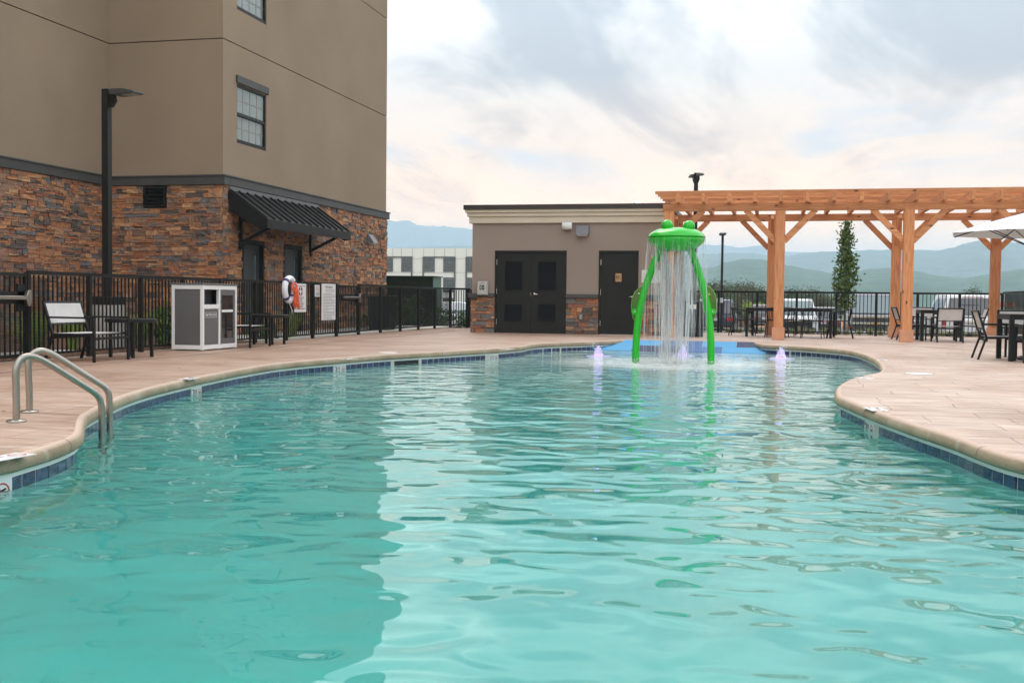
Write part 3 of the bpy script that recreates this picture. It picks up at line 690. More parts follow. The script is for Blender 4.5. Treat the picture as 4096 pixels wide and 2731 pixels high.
# stucco panels between recessed control joints, windows cut out
zs = [TZ1+.03, 6.57, 9.60, 12.6, HT]; wy0, wy1 = 22.74, 24.22
wins = [(wy0, wy1, 4.37, 5.70), (wy0, wy1, 7.37, 8.7), (wy0, wy1, 10.37, 11.7), (wy0, wy1, 13.37, 14.6)]
for a, b_ in zip(zs, zs[1:]):
    lo, hi = a + (.012 if a > 4 else 0), b_ - .012
    box('wall_panel', M_eifs, hotel, HX2-.12, 6, lo, HX2, HY-.0, hi); box('wall_panel', M_eifs, hotel, HX2+.001, HY, lo, HX-.12, HY+.12, hi)
    m = MB(); w0, w1, wz0, wz1 = next(q for q in wins if lo < q[2] < hi)
    m.box(HX-.12, HY+.0, lo, HX, w0, hi); m.box(HX-.12, w1, lo, HX, HYF, hi); m.box(HX-.12, w0, lo, HX, w1, wz0); m.box(HX-.12, w0, wz1, HX, w1, hi); m.build('wall_panel', M_eifs, hotel)
box('parapet_cap', M_trim, hotel, -26, HY-.1, HT, HX+.1, HYF+.1, HT+.15); box('parapet_cap', M_trim, hotel, -26, 6, HT, HX2+.1, HY-.101, HT+.15)
for i, (w0, w1, z0, z1) in enumerate(wins):
    fr = MB(); X = HX - .02; t = .05
    fr.box(X-.08, w0+.002, z0, X, w0+t, z1); fr.box(X-.08, w1-t, z0, X, w1-.002, z1); fr.box(X-.08, w0+t, z0, X, w1-t, z0+.09); fr.box(X-.08, w0+t, z1-t, X, w1-t, z1)
    zm = (z0+z1)/2; fr.box(X-.075, w0+t, zm-.035, X-.005, w1-t, zm+.035)
    wn = fr.build('window', M_black, hotel)
    for q0, q1, dx in ((z0+.09, zm-.035, .055), (zm+.035, z1-t, .035)):
        pn = box('pane', M_pane, wn, X-dx-.01, w0+t, q0, X-dx, w1-t, q1)
        mu = MB()
        for k in (1,2,3): yy = w0+t + (w1-w0-2*t)*k/4; mu.box(X-dx, yy-.011, q0, X-dx+.006, yy+.011, q1)
        mu.box(X-dx+.001, w0+t, (q0+q1)/2-.011, X-dx+.007, w1-t, (q0+q1)/2+.011); mu.build('muntins', mat('muntin', (.30,.25,.23), .7) if 'muntin' not in bpy.data.materials else bpy.data.materials['muntin'], wn)
    hd = MB(); hd.box(HX, w0-.05, z1+.02, HX+.05, w1+.06, z1+.19); hd.build('window_header', M_trim, hotel, bevel=.006)
# doors with narrow lites
for k in (0, 2):
    d0, d1 = dy[k], dy[k+1]; fr = MB(); X = HX-.03
    fr.box(X-.1, d0, 0, X+.07, d0+.05, 2.16); fr.box(X-.1, d1-.05, 0, X+.07, d1, 2.16); fr.box(X-.1, d0+.05, 2.1, X+.07, d1-.05, 2.16)
    dr = box('door', M_doorg, hotel, X-.08, d0+.055, .02, X-.03, d1-.055, 2.095); fr.build('door_frame', M_door, hotel)
    box('lite', M_glass, dr, X-.03, d1-.30, .95, X-.026, d1-.20, 1.85); box('lite_frame', M_door, dr, X-.031, d1-.32, .93, X-.028, d1-.18, 1.87)
    lv = MB(); lv.box(X-.03, d1-.2, .9, X+.015, d1-.09, .93); lv.box(X-.03, d1-.14, .86, X-.02, d1-.09, 1.1); lv.build('handle', M_chrome, dr)
# metal awning with standing seams
a0, a1 = 22.29, 27.13; aw = thing('awning', (HX+.5, 24.7, 2.4), 'black standing seam metal awning over the two hotel side doors', 'awning')
XW, XO, ZT, ZB = HX+.04, -10.93, 3.26, 2.60
m = MB(); m.prism([(XW,a0,ZT),(XO,a0,ZB),(XO,a0,ZB-.03),(XW,a0,ZT-.03)], (0,a1-a0,0), (0,0,0)); m.build('roof_sheet', M_black, aw)
for k in range(13):
    yy = a0+.012 + (a1-a0-.024)*k/12; m = MB(); m.bar((XW,yy,ZT+.02), (XO,yy,ZB+.02), .02, .05); m.build('seam', M_black, aw)
M_flash = mat('grey_flashing', (.13,.13,.135), .4)
box('flashing', M_flash, aw, XW-.02, a0, ZT-.01, XW+.03, a1, ZT+.085)
m = MB(); m.box(XO, a0, ZB-.2, XO+.03, a1, ZB+.0); m.prism([(XW,a0-.03,ZT),(XO+.03,a0-.03,ZB),(XO+.03,a0-.03,ZB-.2),(XO-.15,a0-.03,ZB-.22),(XW,a0-.03,ZT-.45)], (0,.028,0), (0,0,0))
m.prism([(XW,a1,ZT),(XO+.03,a1,ZB),(XO+.03,a1,ZB-.2),(XO-.15,a1,ZB-.22),(XW,a1,ZT-.45)], (0,.028,0), (0,0,0)); m.build('fascia', M_black, aw)
for yy in (a0+.5, a1-.45):
    m = MB(); m.bar((XW+.03,yy,1.95),(XW+.03,yy,3.1),.07,.07); m.bar((XW+.05,yy,2.1),(XO-.05,yy,2.5),.06,.07); m.bar((XW+.05,yy,2.62),(XO-.02,yy,2.5),.05,.05); m.build('bracket', M_black, aw)
# louvre on the front wall, hood lamp on the side wall
lv = thing('wall_louvre', (-13.55, HY, 2.87), 'square black louvred vent set in the stone just under the band', 'vent'); Yv = HY-.085
m = MB(); x0, x1, z0, z1 = -13.83, -13.27, 2.87, 3.33
m.box(x0, Yv, z0, x0+.06, Yv+.1, z1); m.box(x1-.06, Yv, z0, x1, Yv+.1, z1); m.box(x0+.06, Yv, z0, x1-.06, Yv+.1, z0+.05); m.box(x0+.06, Yv, z1-.05, x1-.06, Yv+.1, z1); m.build('frame', M_black, lv)
for k in range(4): m = MB(); zz = z0+.10+.09*k; m.prism([(x0+.06,Yv+.01,zz-.02),(x0+.06,Yv+.02,zz-.025),(x0+.06,Yv+.09,zz+.035),(x0+.06,Yv+.08,zz+.04)], (x1-x0-.12,0,0), (0,0,0)); m.build('slat', M_black, lv)
box('backing', M_ink, lv, x0+.06, Yv+.095, z0+.05, x1-.06, Yv+.1, z1-.05)
hl = thing('wall_hood_light', (HX+.1, 30.9, 2.5), 'small dark wedge hood light on the stone near the hotel corner', 'wall light')
m = MB(); m.prism([(HX+.06,30.75,2.78),(HX+.12,30.75,2.78),(HX+.30,30.75,2.52),(HX+.06,30.75,2.52)], (0,.36,0), (0,0,0)); m.build('hood', M_flash, hl)
box('lens', M_signw, hl, HX+.1, 30.8, 2.50, HX+.26, 31.06, 2.519)

# ================================================================== POOL HOUSE
SX0, SX1, SY, SYB = -7.70, -2.72, 27.70, 31.9
ph = thing('pool_house', (-5.2, 29.8, 0), 'low flat roofed taupe stucco pool house with stone base and cream cornice', 'building')
ZL = .93
op = [(-7.08, -5.17, 2.15), (-4.33, -3.31, 2.15)]
segs = [(SX0, op[0][0]), (op[0][1], op[1][0]), (op[1][1], SX1)]
for a, b_ in segs: box('wall_panel', M_shed, ph, a, SY, ZL+.1, b_, SY+.14, 2.86)
for a, b_, t_ in op: box('wall_panel', M_shed, ph, a, SY, t_+.002, b_, SY+.14, 2.86)
box('wall_panel', M_shed, ph, SX1-.14, SY+.141, ZL+.1, SX1, SYB, 2.86); box('wall_panel', M_shed, ph, SX0, SY+.141, ZL+.1, SX0+.14, SYB, 2.86)
box('wall_core', M_mortar, ph, SX0+.05, SY+.2, -.05, SX1-.05, SYB-.02, 2.9)
bk = MB()
for a, b_ in segs: bk.box(a, SY+.04, -.05, b_, SY+.19, ZL)
bk.build('stone_backing', M_mortar, ph)
for (pa, pb, z0, z1, nm) in ((-.075,.2,2.86,3.03,'cornice'),(-.12,.2,3.03,3.13,'cornice'),(-.165,.2,3.13,3.21,'cornice')):
    m = MB(); m.box(SX0+pa, SY+pa, z0, SX1-pa, SYB-pa, z1); m.build(nm, M_cream, ph, bevel=.008)
box('roof_edge', mat('bronze_roof_edge', (.035,.024,.02), .4), ph, SX0-.2, SY-.2, 3.21, SX1+.2, SYB+.2, 3.33)
for a, b_ in segs:
    box('ledge_cap', M_trim, ph, a-(.09 if a == SX0 else 0), SY-.09, ZL, b_+(.09 if b_ == SX1 else 0), SY+.1, ZL+.1, bevel=.008)
box('ledge_cap', M_trim, ph, SX1-.02, SY+.101, ZL, SX1+.09, SYB, ZL+.1)
faces = [((a+(.0 if a != SX0 else -.03), SY+.03, 0), (1,0,0), (0,-1,0), b_-a+(.03 if a == SX0 or b_ == SX1 else 0), 0, ZL, []) for a, b_ in segs]
faces.append(((SX1-.02, SY, 0), (0,1,0), (1,0,0), SYB-SY, 0, ZL, []))
stones_on(ph, faces, 240, 77)
def hinge_set(parent, x, y):
    for z in (.28, 1.08, 1.84): m = MB(); m.tube([(x,y,z-.06),(x,y,z+.08)], .012, 8); m.build('hinge', M_chrome, parent)
def lever(parent, x, y, z, sx_):
    m = MB(); m.lathe([(.0001,0),(.034,0),(.034,.012),(.0001,.014)], (0,0,0), 16); m.v = [(x+a, y-c, z+b2) for a, b2, c in m.v]
    m.tube([(x,y-.01,z),(x,y-.055,z),(x+sx_*.02,y-.06,z),(x+sx_*.12,y-.055,z-.004)], .011, 8); m.build('handle', M_chrome, parent, smooth=True)
# double louvred door
x0, x1, zt = op[0]; YD = SY+.02; xm = (x0+x1)/2+.01
fr = MB(); fr.box(x0, YD-.035, 0, x0+.05, SY+.14, zt); fr.box(x1-.05, YD-.035, 0, x1, SY+.14, zt); fr.box(x0+.05, YD-.035, zt-.05, x1-.05, SY+.14, zt); fr.build('door_frame', M_door, ph)
for a, b_, sgn in ((x0+.053, xm-.004, -1), (xm+.004, x1-.053, 1)):
    lw0, lw1 = (a+.24, b_-.20) if sgn < 0 else (a+.235, b_-.235)
    if sgn < 0: lw0, lw1 = -6.81, -6.35
    else: lw0, lw1 = -5.92, -5.45
    m = MB()
    for zz0, zz1, xx0, xx1 in ((.012,.31,a,b_), (.75,1.12,a,b_), (1.86,zt-.055,a,b_), (.31,.75,a,lw0), (.31,.75,lw1,b_), (1.12,1.86,a,lw0), (1.12,1.86,lw1,b_)): m.box(xx0, YD, zz0, xx1, YD+.045, zz1)
    dr = m.build('door', M_door, ph)
    for z0, z1 in ((.31,.75),(1.12,1.86)):
        f = MB(); t = .022; f.box(lw0-t, YD-.012, z0-t, lw1+t, YD, z0); f.box(lw0-t, YD-.012, z1, lw1+t, YD, z1+t); f.box(lw0-t, YD-.012, z0, lw0, YD, z1); f.box(lw1, YD-.012, z0, lw1+t, YD, z1); f.build('louvre_frame', M_door, dr)
        lvs = MB(); zz = z0+.02
        while zz < z1-.02:
            lvs.prism([(lw0,YD-.004,zz-.006),(lw0,YD-.001,zz-.009),(lw0,YD+.035,zz+.018),(lw0,YD+.032,zz+.021)], (lw1-lw0,0,0), (0,0,0)); zz += .03
        lvs.box(lw0, YD+.04, z0, lw1, YD+.044, z1); lvs.build('louvre', M_louv, dr)
hinge_set(ph, x0+.05, YD-.02); hinge_set(ph, x1-.05, YD-.02); lever(ph, xm+.09, YD, 1.02, 1)
box('latch_plate', M_chrome, ph, xm-.012, YD-.006, .98, xm-.002, YD-.001, 1.06)
# restroom door
x0, x1, zt = op[1]
fr = MB(); fr.box(x0, YD-.035, 0, x0+.05, SY+.14, zt); fr.box(x1-.05, YD-.035, 0, x1, SY+.14, zt); fr.box(x0+.05, YD-.035, zt-.05, x1-.05, SY+.14, zt); fr.build('door_frame', M_door, ph)
box('door', M_door, ph, x0+.053, YD, .015, x1-.053, YD+.045, zt-.053); hinge_set(ph, x0+.05, YD-.02); lever(ph, x1-.13, YD, .98, -1)
box('threshold', M_chrome, ph, x0+.05, SY-.06, .0, x1-.05, SY+.02, .012)
sg = thing('restroom_sign', (-3.82, YD-.01, 1.36), 'small tan restroom sign with black figures on the dark single door', 'sign')
box('plate', mat('tan_plate', (.50,.29,.13), .5), sg, -3.90, YD-.008, 1.36, -3.745, YD, 1.57)
m = MB()
for xx in (-3.872, -3.832):
    m.bar((xx,YD-.010,1.45),(xx,YD-.010,1.51),.022,.003,up=(0,1,0)); m.bar((xx-.006,YD-.010,1.43),(xx-.006,YD-.010,1.455),.008,.003,up=(0,1,0)); m.bar((xx+.006,YD-.010,1.43),(xx+.006,YD-.010,1.455),.008,.003,up=(0,1,0))
    m.box(xx-.007, YD-.0115, 1.515, xx+.007, YD-.0085, 1.529)
m.tube([Vector((-3.785+.018*math.cos(a),YD-.010,1.448+.018*math.sin(a))) for a in np.linspace(2.0,6.2,12)], .003, 4); m.bar((-3.79,YD-.010,1.46),(-3.795,YD-.010,1.50),.007,.003,up=(0,1,0)); m.box(-3.80,YD-.0115,1.503,-3.788,YD-.0085,1.514)
m.build('figures', M_ink, sg); text('lettering', 'RESTROOM', M_greyink, sg, (-3.822, YD-.009, 1.395), .026, '-Y', .0005)
# phone box, speaker, hood lamp, outlet, notice
t = thing('emergency_phone_box', (-7.36, SY-.1, 1.0), 'pale grey wall phone box with black handset symbol above the stone ledge', 'phone box')
box('cabinet', mat('light_grey_box', (.42,.42,.40), .5), t, -7.52, SY-.16, .985, -7.23, SY-.092, 1.345, bevel=.008)
box('cover', mat('lighter_grey_cover', (.48,.48,.46), .45), t, -7.505, SY-.19, 1.0, -7.25, SY-.161, 1.33, bevel=.01)
box('symbol_plate', M_ink, t, -7.44, SY-.194, 1.12, -7.32, SY-.1905, 1.24)
m = MB(); m.tube([(-7.395,SY-.196,1.21),(-7.418,SY-.196,1.195),(-7.418,SY-.196,1.165),(-7.395,SY-.196,1.15)], .007, 5); m.box(-7.40,SY-.199,1.20,-7.375,SY-.195,1.218); m.box(-7.40,SY-.199,1.142,-7.375,SY-.195,1.16); m.box(-7.37,SY-.198,1.172,-7.33,SY-.195,1.186); m.build('handset_symbol', M_white, t)
for xx in (-7.47, -7.27): box('bracket', M_steel, t, xx-.01, SY-.15, 1.345, xx+.01, SY-.1, 1.365)
m = MB(); m.tube([(-7.43,SY-.191,1.292),(-7.33,SY-.191,1.292)], .006, 4); m.build('red_print', M_red, t)
t = thing('wall_speaker', (-5.14, SY-.12, 2.68), 'white rounded outdoor speaker high on the pool house wall', 'speaker')
m = MB(); m.tube([(-5.28,SY-.13,2.775),(-5.265,SY-.13,2.775),(-5.03,SY-.13,2.775),(-5.015,SY-.13,2.775)], [(.05,.04),(.095,.085),(.095,.085),(.05,.04)], 20); m.build('body', M_signw, t, smooth=True, bevel=.005)
m = MB(); m.box(-5.0,SY-.14,2.76,-4.99,SY-.1,2.79); m.box(-5.17,SY-.06,2.75,-5.11,SY,2.80); m.tube([(-5.01,SY-.13,2.775),(-4.985,SY-.13,2.775)], .02, 10); m.build('bracket', M_grey, t)
t = thing('wall_hood_light', (-4.76, SY-.1, 2.53), 'grey wedge hood light beside the speaker on the pool house', 'wall light')
m = MB(); m.prism([(-4.92,SY,2.79),(-4.92,SY-.07,2.79),(-4.92,SY-.20,2.54),(-4.92,SY,2.54)], (.33,0,0), (0,0,0)); m.build('hood', mat('slate_grey', (.16,.155,.17), .4), t, bevel=.006); box('lens', M_signw, t, -4.88, SY-.17, 2.52, -4.63, SY-.03, 2.539)
t = thing('outlet_box', (-4.75, SY-.08, .38), 'small grey covered outlet box on the stone between the doors', 'outlet')
box('cover', M_grey, t, -4.82, SY-.10, .37, -4.70, SY-.045, .53, bevel=.006); box('flap', M_conc, t, -4.80, SY-.115, .39, -4.735, SY-.101, .51, bevel=.004)
t = thing('age_notice', (-2.99, SY-.01, 1.35), 'white printed notice on the wall behind the falling water', 'sign')
box('plate', M_signw, t, -3.23, SY-.01, 1.34, -2.76, SY-.001, 1.66)
text('lettering', 'A', M_ink, t, (-3.09, SY-.0105, 1.628), .036, '-Y', .0004); text('lettering', 'TATION', M_ink, t, (-2.845, SY-.0105, 1.628), .036, '-Y', .0004)
for k, zz in enumerate((1.575,1.55,1.50,1.475,1.43,1.40)): m = MB(); m.box(-3.18, SY-.0115, zz-.004, -2.82-.05*(k%3), SY-.0102, zz+.004); m.build('text_line', M_greyink, t)
m = MB()
for zz in (1.54, 1.48, 1.42): m.tube([Vector((-2.965+.02*math.cos(a), SY-.011, zz-.02+.016*math.sin(a))) for a in np.linspace(0, 6.28, 11)], .003, 4)
m.build('symbol', M_greyink, t)
t = thing('roof_vent', (-3.52, 28.6, 3.33), 'small round galvanised vent pipe on the pool house roof', 'vent')
m = MB(); m.tube([(-3.56,29.2,3.3),(-3.56,29.2,3.45)], .09, 16); m.build('pipe', M_chrome, t, smooth=True)
m = MB(); m.lathe([(.115,0),(.12,.05),(.10,.10),(.05,.135),(.0001,.145)], (-3.56,29.2,3.40), 18); m.build('cap', M_chrome, t, smooth=True)
# distant white building
D = 150.0
wb = thing('distant_building', onp(1700, 1200, 1, D).xy.to_3d(), 'white panelled three storey building with dark framed windows in the distance', 'building')
xa, xb = onp(1300, 1000, 1, D).x, onp(2050, 1000, 1, D).x; zt = onp(1700, 993, 1, D).z
box('wall', mat('white_cladding', (.84,.80,.74), .8, var=.03, vs=.05), wb, xa-30, D, -2, xb+14, D+14, zt)
pj = MB()
def wx(px): return onp(px, 1050, 1, D).x
def wz(py): return onp(1700, py, 1, D).z
for yy in (1034, 1090, 1150): pj.box(xa, D-.03, wz(yy)-.02, xb, D-.001, wz(yy)+.02)
for q in (1571, 1605, 1650, 1694, 1738, 1778, 1820, 1866): pj.box(wx(q)-.03, D-.03, wz(1034), wx(q)+.03, D-.001, zt)
pj.build('panel_joints', mat('panel_joint', (.42,.39,.36), .8), wb)
M_dframe = mat('dark_window_frame', (.10,.095,.10), .5); M_dglass = mat('far_window_glass', (.03,.055,.06), .1, spec=.8)
fl = [(1087, 1028), (1168, 1109), (1249, 1190)]
for zb, zt_ in fl:
    for (q0, q1) in ((1540,1572),(1606,1650),(1696,1739),(1774,1820),(1868,1912),(1950,1994)):
        if zb > 1100 and q0 < 1770: pass
        f = box('window', M_dframe, wb, wx(q0), D-.12, wz(zb), wx(q1), D-.001, wz(zt_))
        h_ = wz(zt_)-wz(zb); x0, x1 = wx(q0)+.22, wx(q1)-.22
        box('pane', M_dglass, f, x0, D-.16, wz(zb)+h_*.28, x1, D-.121, wz(zt_)-.3)
        mu = MB(); mu.box(x0, D-.2, wz(zt_)-.80, x1, D-.161, wz(zt_)-.74); xx = x0+(x1-x0)*(.25 if q0 % 3 else .75); mu.box(xx-.03, D-.2, wz(zb)+h_*.28, xx+.05, D-.161, wz(zt_)-.3); mu.build('muntins', M_flash, f)
    st = MB()
for q in (1648, 1694, 1820, 1866, 1996): st.box(wx(q)-.12, D-.14, -2, wx(q)+.12, D-.125, wz(1028))
for q0, q1 in ((1540,1650),(1694,1820),(1866,1996)): st.box(wx(q0), D-.14, wz(1031), wx(q1), D-.125, wz(1026))
st.build('frame_band', M_dframe, wb)
# green utility enclosure and black bin behind the side fence
e0, e1 = onp(1540,1105,1,37), onp(1730,1105,1,37)
t = thing('utility_enclosure', ((e0.x+e1.x)/2, 37.8, -.4), 'long dark green metal equipment enclosure behind the fence beside the hotel', 'equipment enclosure')
box('cabinet', mat('dark_green_metal', (.018,.024,.014), .5, spec=.3), t, e0.x-3.2, 37, -.5, e1.x, 38.0, 1.63); box('side_panel', mat('grey_green_metal', (.09,.15,.12), .5), t, e1.x+.002, 37.05, -.5, e1.x+.02, 38.0, 1.62)
box('lid', mat('green_lid', (.025,.035,.022), .5), t, e0.x-3.3, 36.95, 1.63, e1.x+.06, 38.05, 1.67)
b0 = at(1528, 1319)
t = thing('wheeled_bin', b0, 'tall black tapered bin standing between the fence and the hotel', 'bin')
m = MB(); a, b_ = .32, .27; c_ = b0
m.add([(c_.x-b_,c_.y-b_,0),(c_.x+b_,c_.y-b_,0),(c_.x+b_,c_.y+b_,0),(c_.x-b_,c_.y+b_,0),(c_.x-a,c_.y-a,.92),(c_.x+a,c_.y-a,.92),(c_.x+a,c_.y+a,.92),(c_.x-a,c_.y+a,.92)], [(0,3,2,1),(4,5,6,7),(0,1,5,4),(1,2,6,5),(2,3,7,6),(3,0,4,7)]); m.build('body', M_ink, t)
box('rim', M_flash, t, c_.x-.34, c_.y-.34, .92, c_.x+.34, c_.y+.34, .95)

# ================================================================== FENCES
PK = MB().box(-.0095, -.0095, 0, .0095, .0095, 1).mesh('picket'); PK.materials.append(M_black)
PO = MB().box(-.032, -.032, 0, .032, .032, 1).mesh('post'); PO.materials.append(M_black)
def fence_run(parent, pts, top=1.18, bot=.085, step=.098, post_end=(True, True), posts=True, gap=.045):
    """pts: list of post positions (x, y, ground z)"""
    for i, p in enumerate(pts):
        if (i == 0 and not post_end[0]) or (i == len(pts)-1 and not post_end[1]): continue
        inst('post', PO, parent, (p[0], p[1], p[2]), (0,0,0), (1,1,top-.0))
    for a, b_ in zip(pts, pts[1:]):
        A, B = Vector(a), Vector(b_); d = B-A; l = d.length; ang = math.atan2(d.y, d.x); u = d/l
        MB().bar(A+u*.0325+Vector((0,0,bot)), B-u*.0325+Vector((0,0,bot)), .025, .03).build('bottom_rail', M_black, parent)
        n = max(1, round((l-.064)/step)-1)
        for k in range(1, n+1): q = A + d*((.032 + (l-.064)*k/(n+1))/l); inst('picket', PK, parent, (q.x, q.y, q.z+bot+.01), (0,0,ang), (1,1,top-bot-.045))
    MB().tube([Vector(p)+Vector((0,0,top-.002)) for p in (pts[0], pts[-1])], .0001, 3) if False else None
    for a, b_ in zip(pts, pts[1:]):
        A, B = Vector(a)+Vector((0,0,top-.005)), Vector(b_)+Vector((0,0,top-.005)); MB().bar(A, B, .044, .052).build('top_rail', M_black, parent)
FX = -9.58
def fy(px): return onp(px, 1250, 0, FX).y
ys_a = [fy(q) for q in (357, 563, 730, 880, 1020, 1145, 1250.6, 1345.8)]
side = thing('side_fence', (FX, 18, 0), 'black metal picket fence between the two side gates in front of the hotel', 'fence')
y_g = fy(111)
fence_run(side, [(FX, y_g, 0)] + [(FX, y, 0) for y in ys_a], post_end=(True, True))
fence2 = thing('side_fence', (FX, 28, 0), 'black metal picket fence beyond the second side gate, bending towards the pool house', 'fence')
ys_b = [fy(q) for q in (1434, 1522, 1601, 1673.5, 1738.7)]
fence_run(fence2, [(FX, y, 0) for y in ys_b] + [(FX+.12, ys_b[-1]+1.2, 0), (FX+.48, ys_b[-1]+1.75, 0)])
M_perf = mat('perforated_screen', (.013,.0125,.0115), .5); N, L, b = nodes(M_perf)     # square-hole sheet
pos = N.new('ShaderNodeNewGeometry').outputs['Position']; sp = N.new('ShaderNodeSeparateXYZ'); L.new(pos, sp.inputs[0])
def tri(o, per): return mth('GREATER_THAN', mth('ABSOLUTE', mth('SUBTRACT', mth('FRACT', mth('MULTIPLY', o, 1/per), 0), .5), 0), .34)
al = mth('MAXIMUM', tri(sp.outputs[1], .019), tri(sp.outputs[2], .019)); L.new(al, b.inputs['Alpha'])
def gate(name_label, y0, y1, bar0, bar1, hand, screen=False, axis='y', x=FX, z_bar=.90, w_bar=.05):
    gt = thing('gate', (x, (y0+y1)/2, 0) if axis == 'y' else ((y0+y1)/2, x, 0), name_label, 'gate')
    P = (lambda s, z, o=0: Vector((x+o, s, z))) if axis == 'y' else (lambda s, z, o=0: Vector((s, x-o, z)))
    for s in (y0, y1): MB().bar(P(s, .06), P(s, 1.165), .045, .045).build('gate_frame', M_black, gt)
    for z in (.08, 1.142): MB().bar(P(y0+.0235, z), P(y1-.0235, z), .044, .045).build('rail', M_black, gt)
    MB().bar(P(y0+.0235, z_bar), P(y1-.0235, z_bar), .03, .16).build('mid_rail', M_black, gt)
    n = max(2, round((y1-y0)/.098)-1)
    for k in range(1, n+1):
        s = y0 + (y1-y0)*k/(n+1); q = P(s, .1); inst('picket', PK, gt, q, (0,0,0), (1,1,z_bar-.08-.1)); q = P(s, z_bar+.08); inst('picket', PK, gt, q, (0,0,0), (1,1,1.12-z_bar-.08))
    if bar1 is not None:
        MB().bar(P(bar0, z_bar, .07), P(bar1, z_bar, .07), .05, w_bar).build('push_bar', M_steel, gt, bevel=.006)
        e = hand; m = MB()
        m.prism([P(e-.05, z_bar+.03, .05), P(e-.01, z_bar+.1, .05), P(e+.04, z_bar+.1, .05), P(e+.055, z_bar+.03, .05), P(e+.055, z_bar-.03, .05), P(e+.03, z_bar-.11, .05), P(e-.02, z_bar-.11, .05), P(e-.05, z_bar-.03, .05)], P(0,0,.055)-P(0,0,0), (0,0,0)); m.build('latch_case', M_steel, gt, bevel=.006)
        MB().bar(P(e-.12, z_bar, .0), P(e+.11, z_bar, .0), .03, .36).build('latch_plate', M_black, gt)
    if screen:
        m = MB(); a, b_, c_, d_ = P(y0-.6, .1, -.03), P(y1+screen, .1, -.03), P(y1+screen, 1.12, -.03), P(y0-.6, 1.12, -.03); m.add([a,b_,c_,d_], [(0,1,2,3)]); m.build('perforated_screen', M_perf, gt)
    return gt
gate('black picket gate with steel push bar and perforated screen at the left picture edge', y_g-1.25, y_g-.045, y_g-1.2, y_g-.13, y_g-.10, screen=.52, z_bar=.84)
gate('black picket gate with steel push bar beside the pool rules board', ys_a[-1]+.05, ys_b[0]-.05, ys_a[-1]+.25, ys_b[0]-.12, ys_b[0]-.12, z_bar=.88)
gx0 = fence2['x'] if 'x' in fence2.keys() else None
yG = ys_b[-1]+1.75
gate('small black gate between the side fence and the pool house', FX+.62, SX0+.02, FX+1.25, SX0, SX0-.35, axis='x', x=yG+.0, z_bar=.92)
post_e = thing('gate_post', (FX+.55, yG, 0), 'black gate post at the end of the bending fence', 'post')
inst('post', PO, post_e, (FX+.55, yG, 0), (0,0,0), (1,1,1.2))
back = thing('back_fence', (2, 31, 0), 'long black metal picket fence along the far edge of the deck', 'fence')
def bf(px, x0=2700, x1=4003): # line surveyed through its post feet
    a, b_ = Vector((-1.46,31.25)), Vector((5.75,30.45)); d = ray(px, 1300); t = 0
    # intersect the vertical plane of the fence with the sight line
    nx, ny = (b_-a).y, -(b_-a).x; k = (a.x*nx + a.y*ny) / (d.x*nx + d.y*ny); return (d.x*k, d.y*k, -.01)
bpts = [bf(q) for q in (2720, 2873, 3027, 3185, 3343, 3503, 3668, 3836, 4006)]
fence_run(back, bpts, top=1.17)
sidef = thing('right_fence', (6.1, 29, 0), 'black metal picket fence running towards the camera at the right picture edge', 'fence')
e = Vector(bpts[-1]); fence_run(sidef, [tuple(e + Vector((.02,-.065,0))), (e.x+.15, e.y-1.9, 0), (e.x+.3, e.y-3.8, 0), (e.x+.45, e.y-5.7, 0)], post_end=(False, True), top=1.2)
# ring buoy and signs on the side fence
def fp(px, py, off=.05): return onp(px, py, 0, FX+off)
rb = thing('ring_buoy', fp(1158,1160,.12), 'white ring buoy with navy bands hanging on the fence', 'ring buoy')
c0, e1_ = fp(1158, 1158, .12), fp(1182, 1205, .1); R0 = .225
m = MB(); segn = 48
def ringpt(a): return c0 + Vector((0, R0*math.cos(a), R0*math.sin(a)))
m.tube([ringpt(a) for a in np.linspace(0, 2*math.pi, segn+1)], .062, 14, caps=False); m.build('ring', mat('ring_white', (.78,.77,.82), .5), rb, smooth=True)
for k in range(4):
    a = math.pi/4 + k*math.pi/2; m = MB(); m.tube([ringpt(a+d_) for d_ in (-.13, 0, .13)], .066, 14); m.build('band', mat('navy_band', (.055,.05,.17), .6) if k == 0 else bpy.data.materials['navy_band'], rb, smooth=True)
rp = thing('throw_rope', fp(1170,1240,.2), 'bright orange throw rope bundled on the ring buoy', 'rope')
M_rope = mat('orange_rope', (.78,.115,.03), .6); rr = random.Random(5)
m = MB(); kt = c0 + Vector((.09, .03, .10))
m.tube([kt + Vector((.02*math.sin(t_), .075*math.sin(t_*1.0), .075*math.cos(t_)-.05)) for t_ in np.linspace(0, 6.28, 20)], .019, 7, caps=False)
m.build('knot', mat('red_orange_float', (.85,.10,.05), .4), rp, smooth=True)
m = MB()
for k in range(16):
    y = rr.uniform(-.10, .12); ln = rr.uniform(.34, .46); w_ = rr.uniform(.02, .05); top_ = c0 + Vector((.08+rr.uniform(0,.03), .05, .02+rr.uniform(-.02,.05)))
    bt = c0 + Vector((.07+rr.uniform(0,.05), .10+y*.9, -.02-ln+.1)); pts = []
    for t_ in np.linspace(0, 1, 9): s = t_; pts.append(top_.lerp(bt, s) + Vector((.01*math.sin(9*t_+k), .016*math.sin(5*t_+k), 0)))
    p2 = [q + Vector((.012, w_, 0)) for q in pts[::-1]]; m.tube(pts + [bt + Vector((.01, w_*.5, -.02))] + p2, .0075, 5)
m.build('loops', M_rope, rp, smooth=True)
m = MB(); m.tube([c0+Vector((.03,-.14,-.20)), c0+Vector((.05,-.05,-.34)), c0+Vector((.06,.0,-.42))], .006, 5); m.build('cord', M_white, rb)
m = MB(); cc = c0+Vector((.06,.01,-.46)); m.tube([cc + Vector((0,.022*math.sin(t_),.04*math.cos(t_))) for t_ in np.linspace(0,6.28,14)], .005, 5, caps=False); m.build('clip', M_chrome, rb)
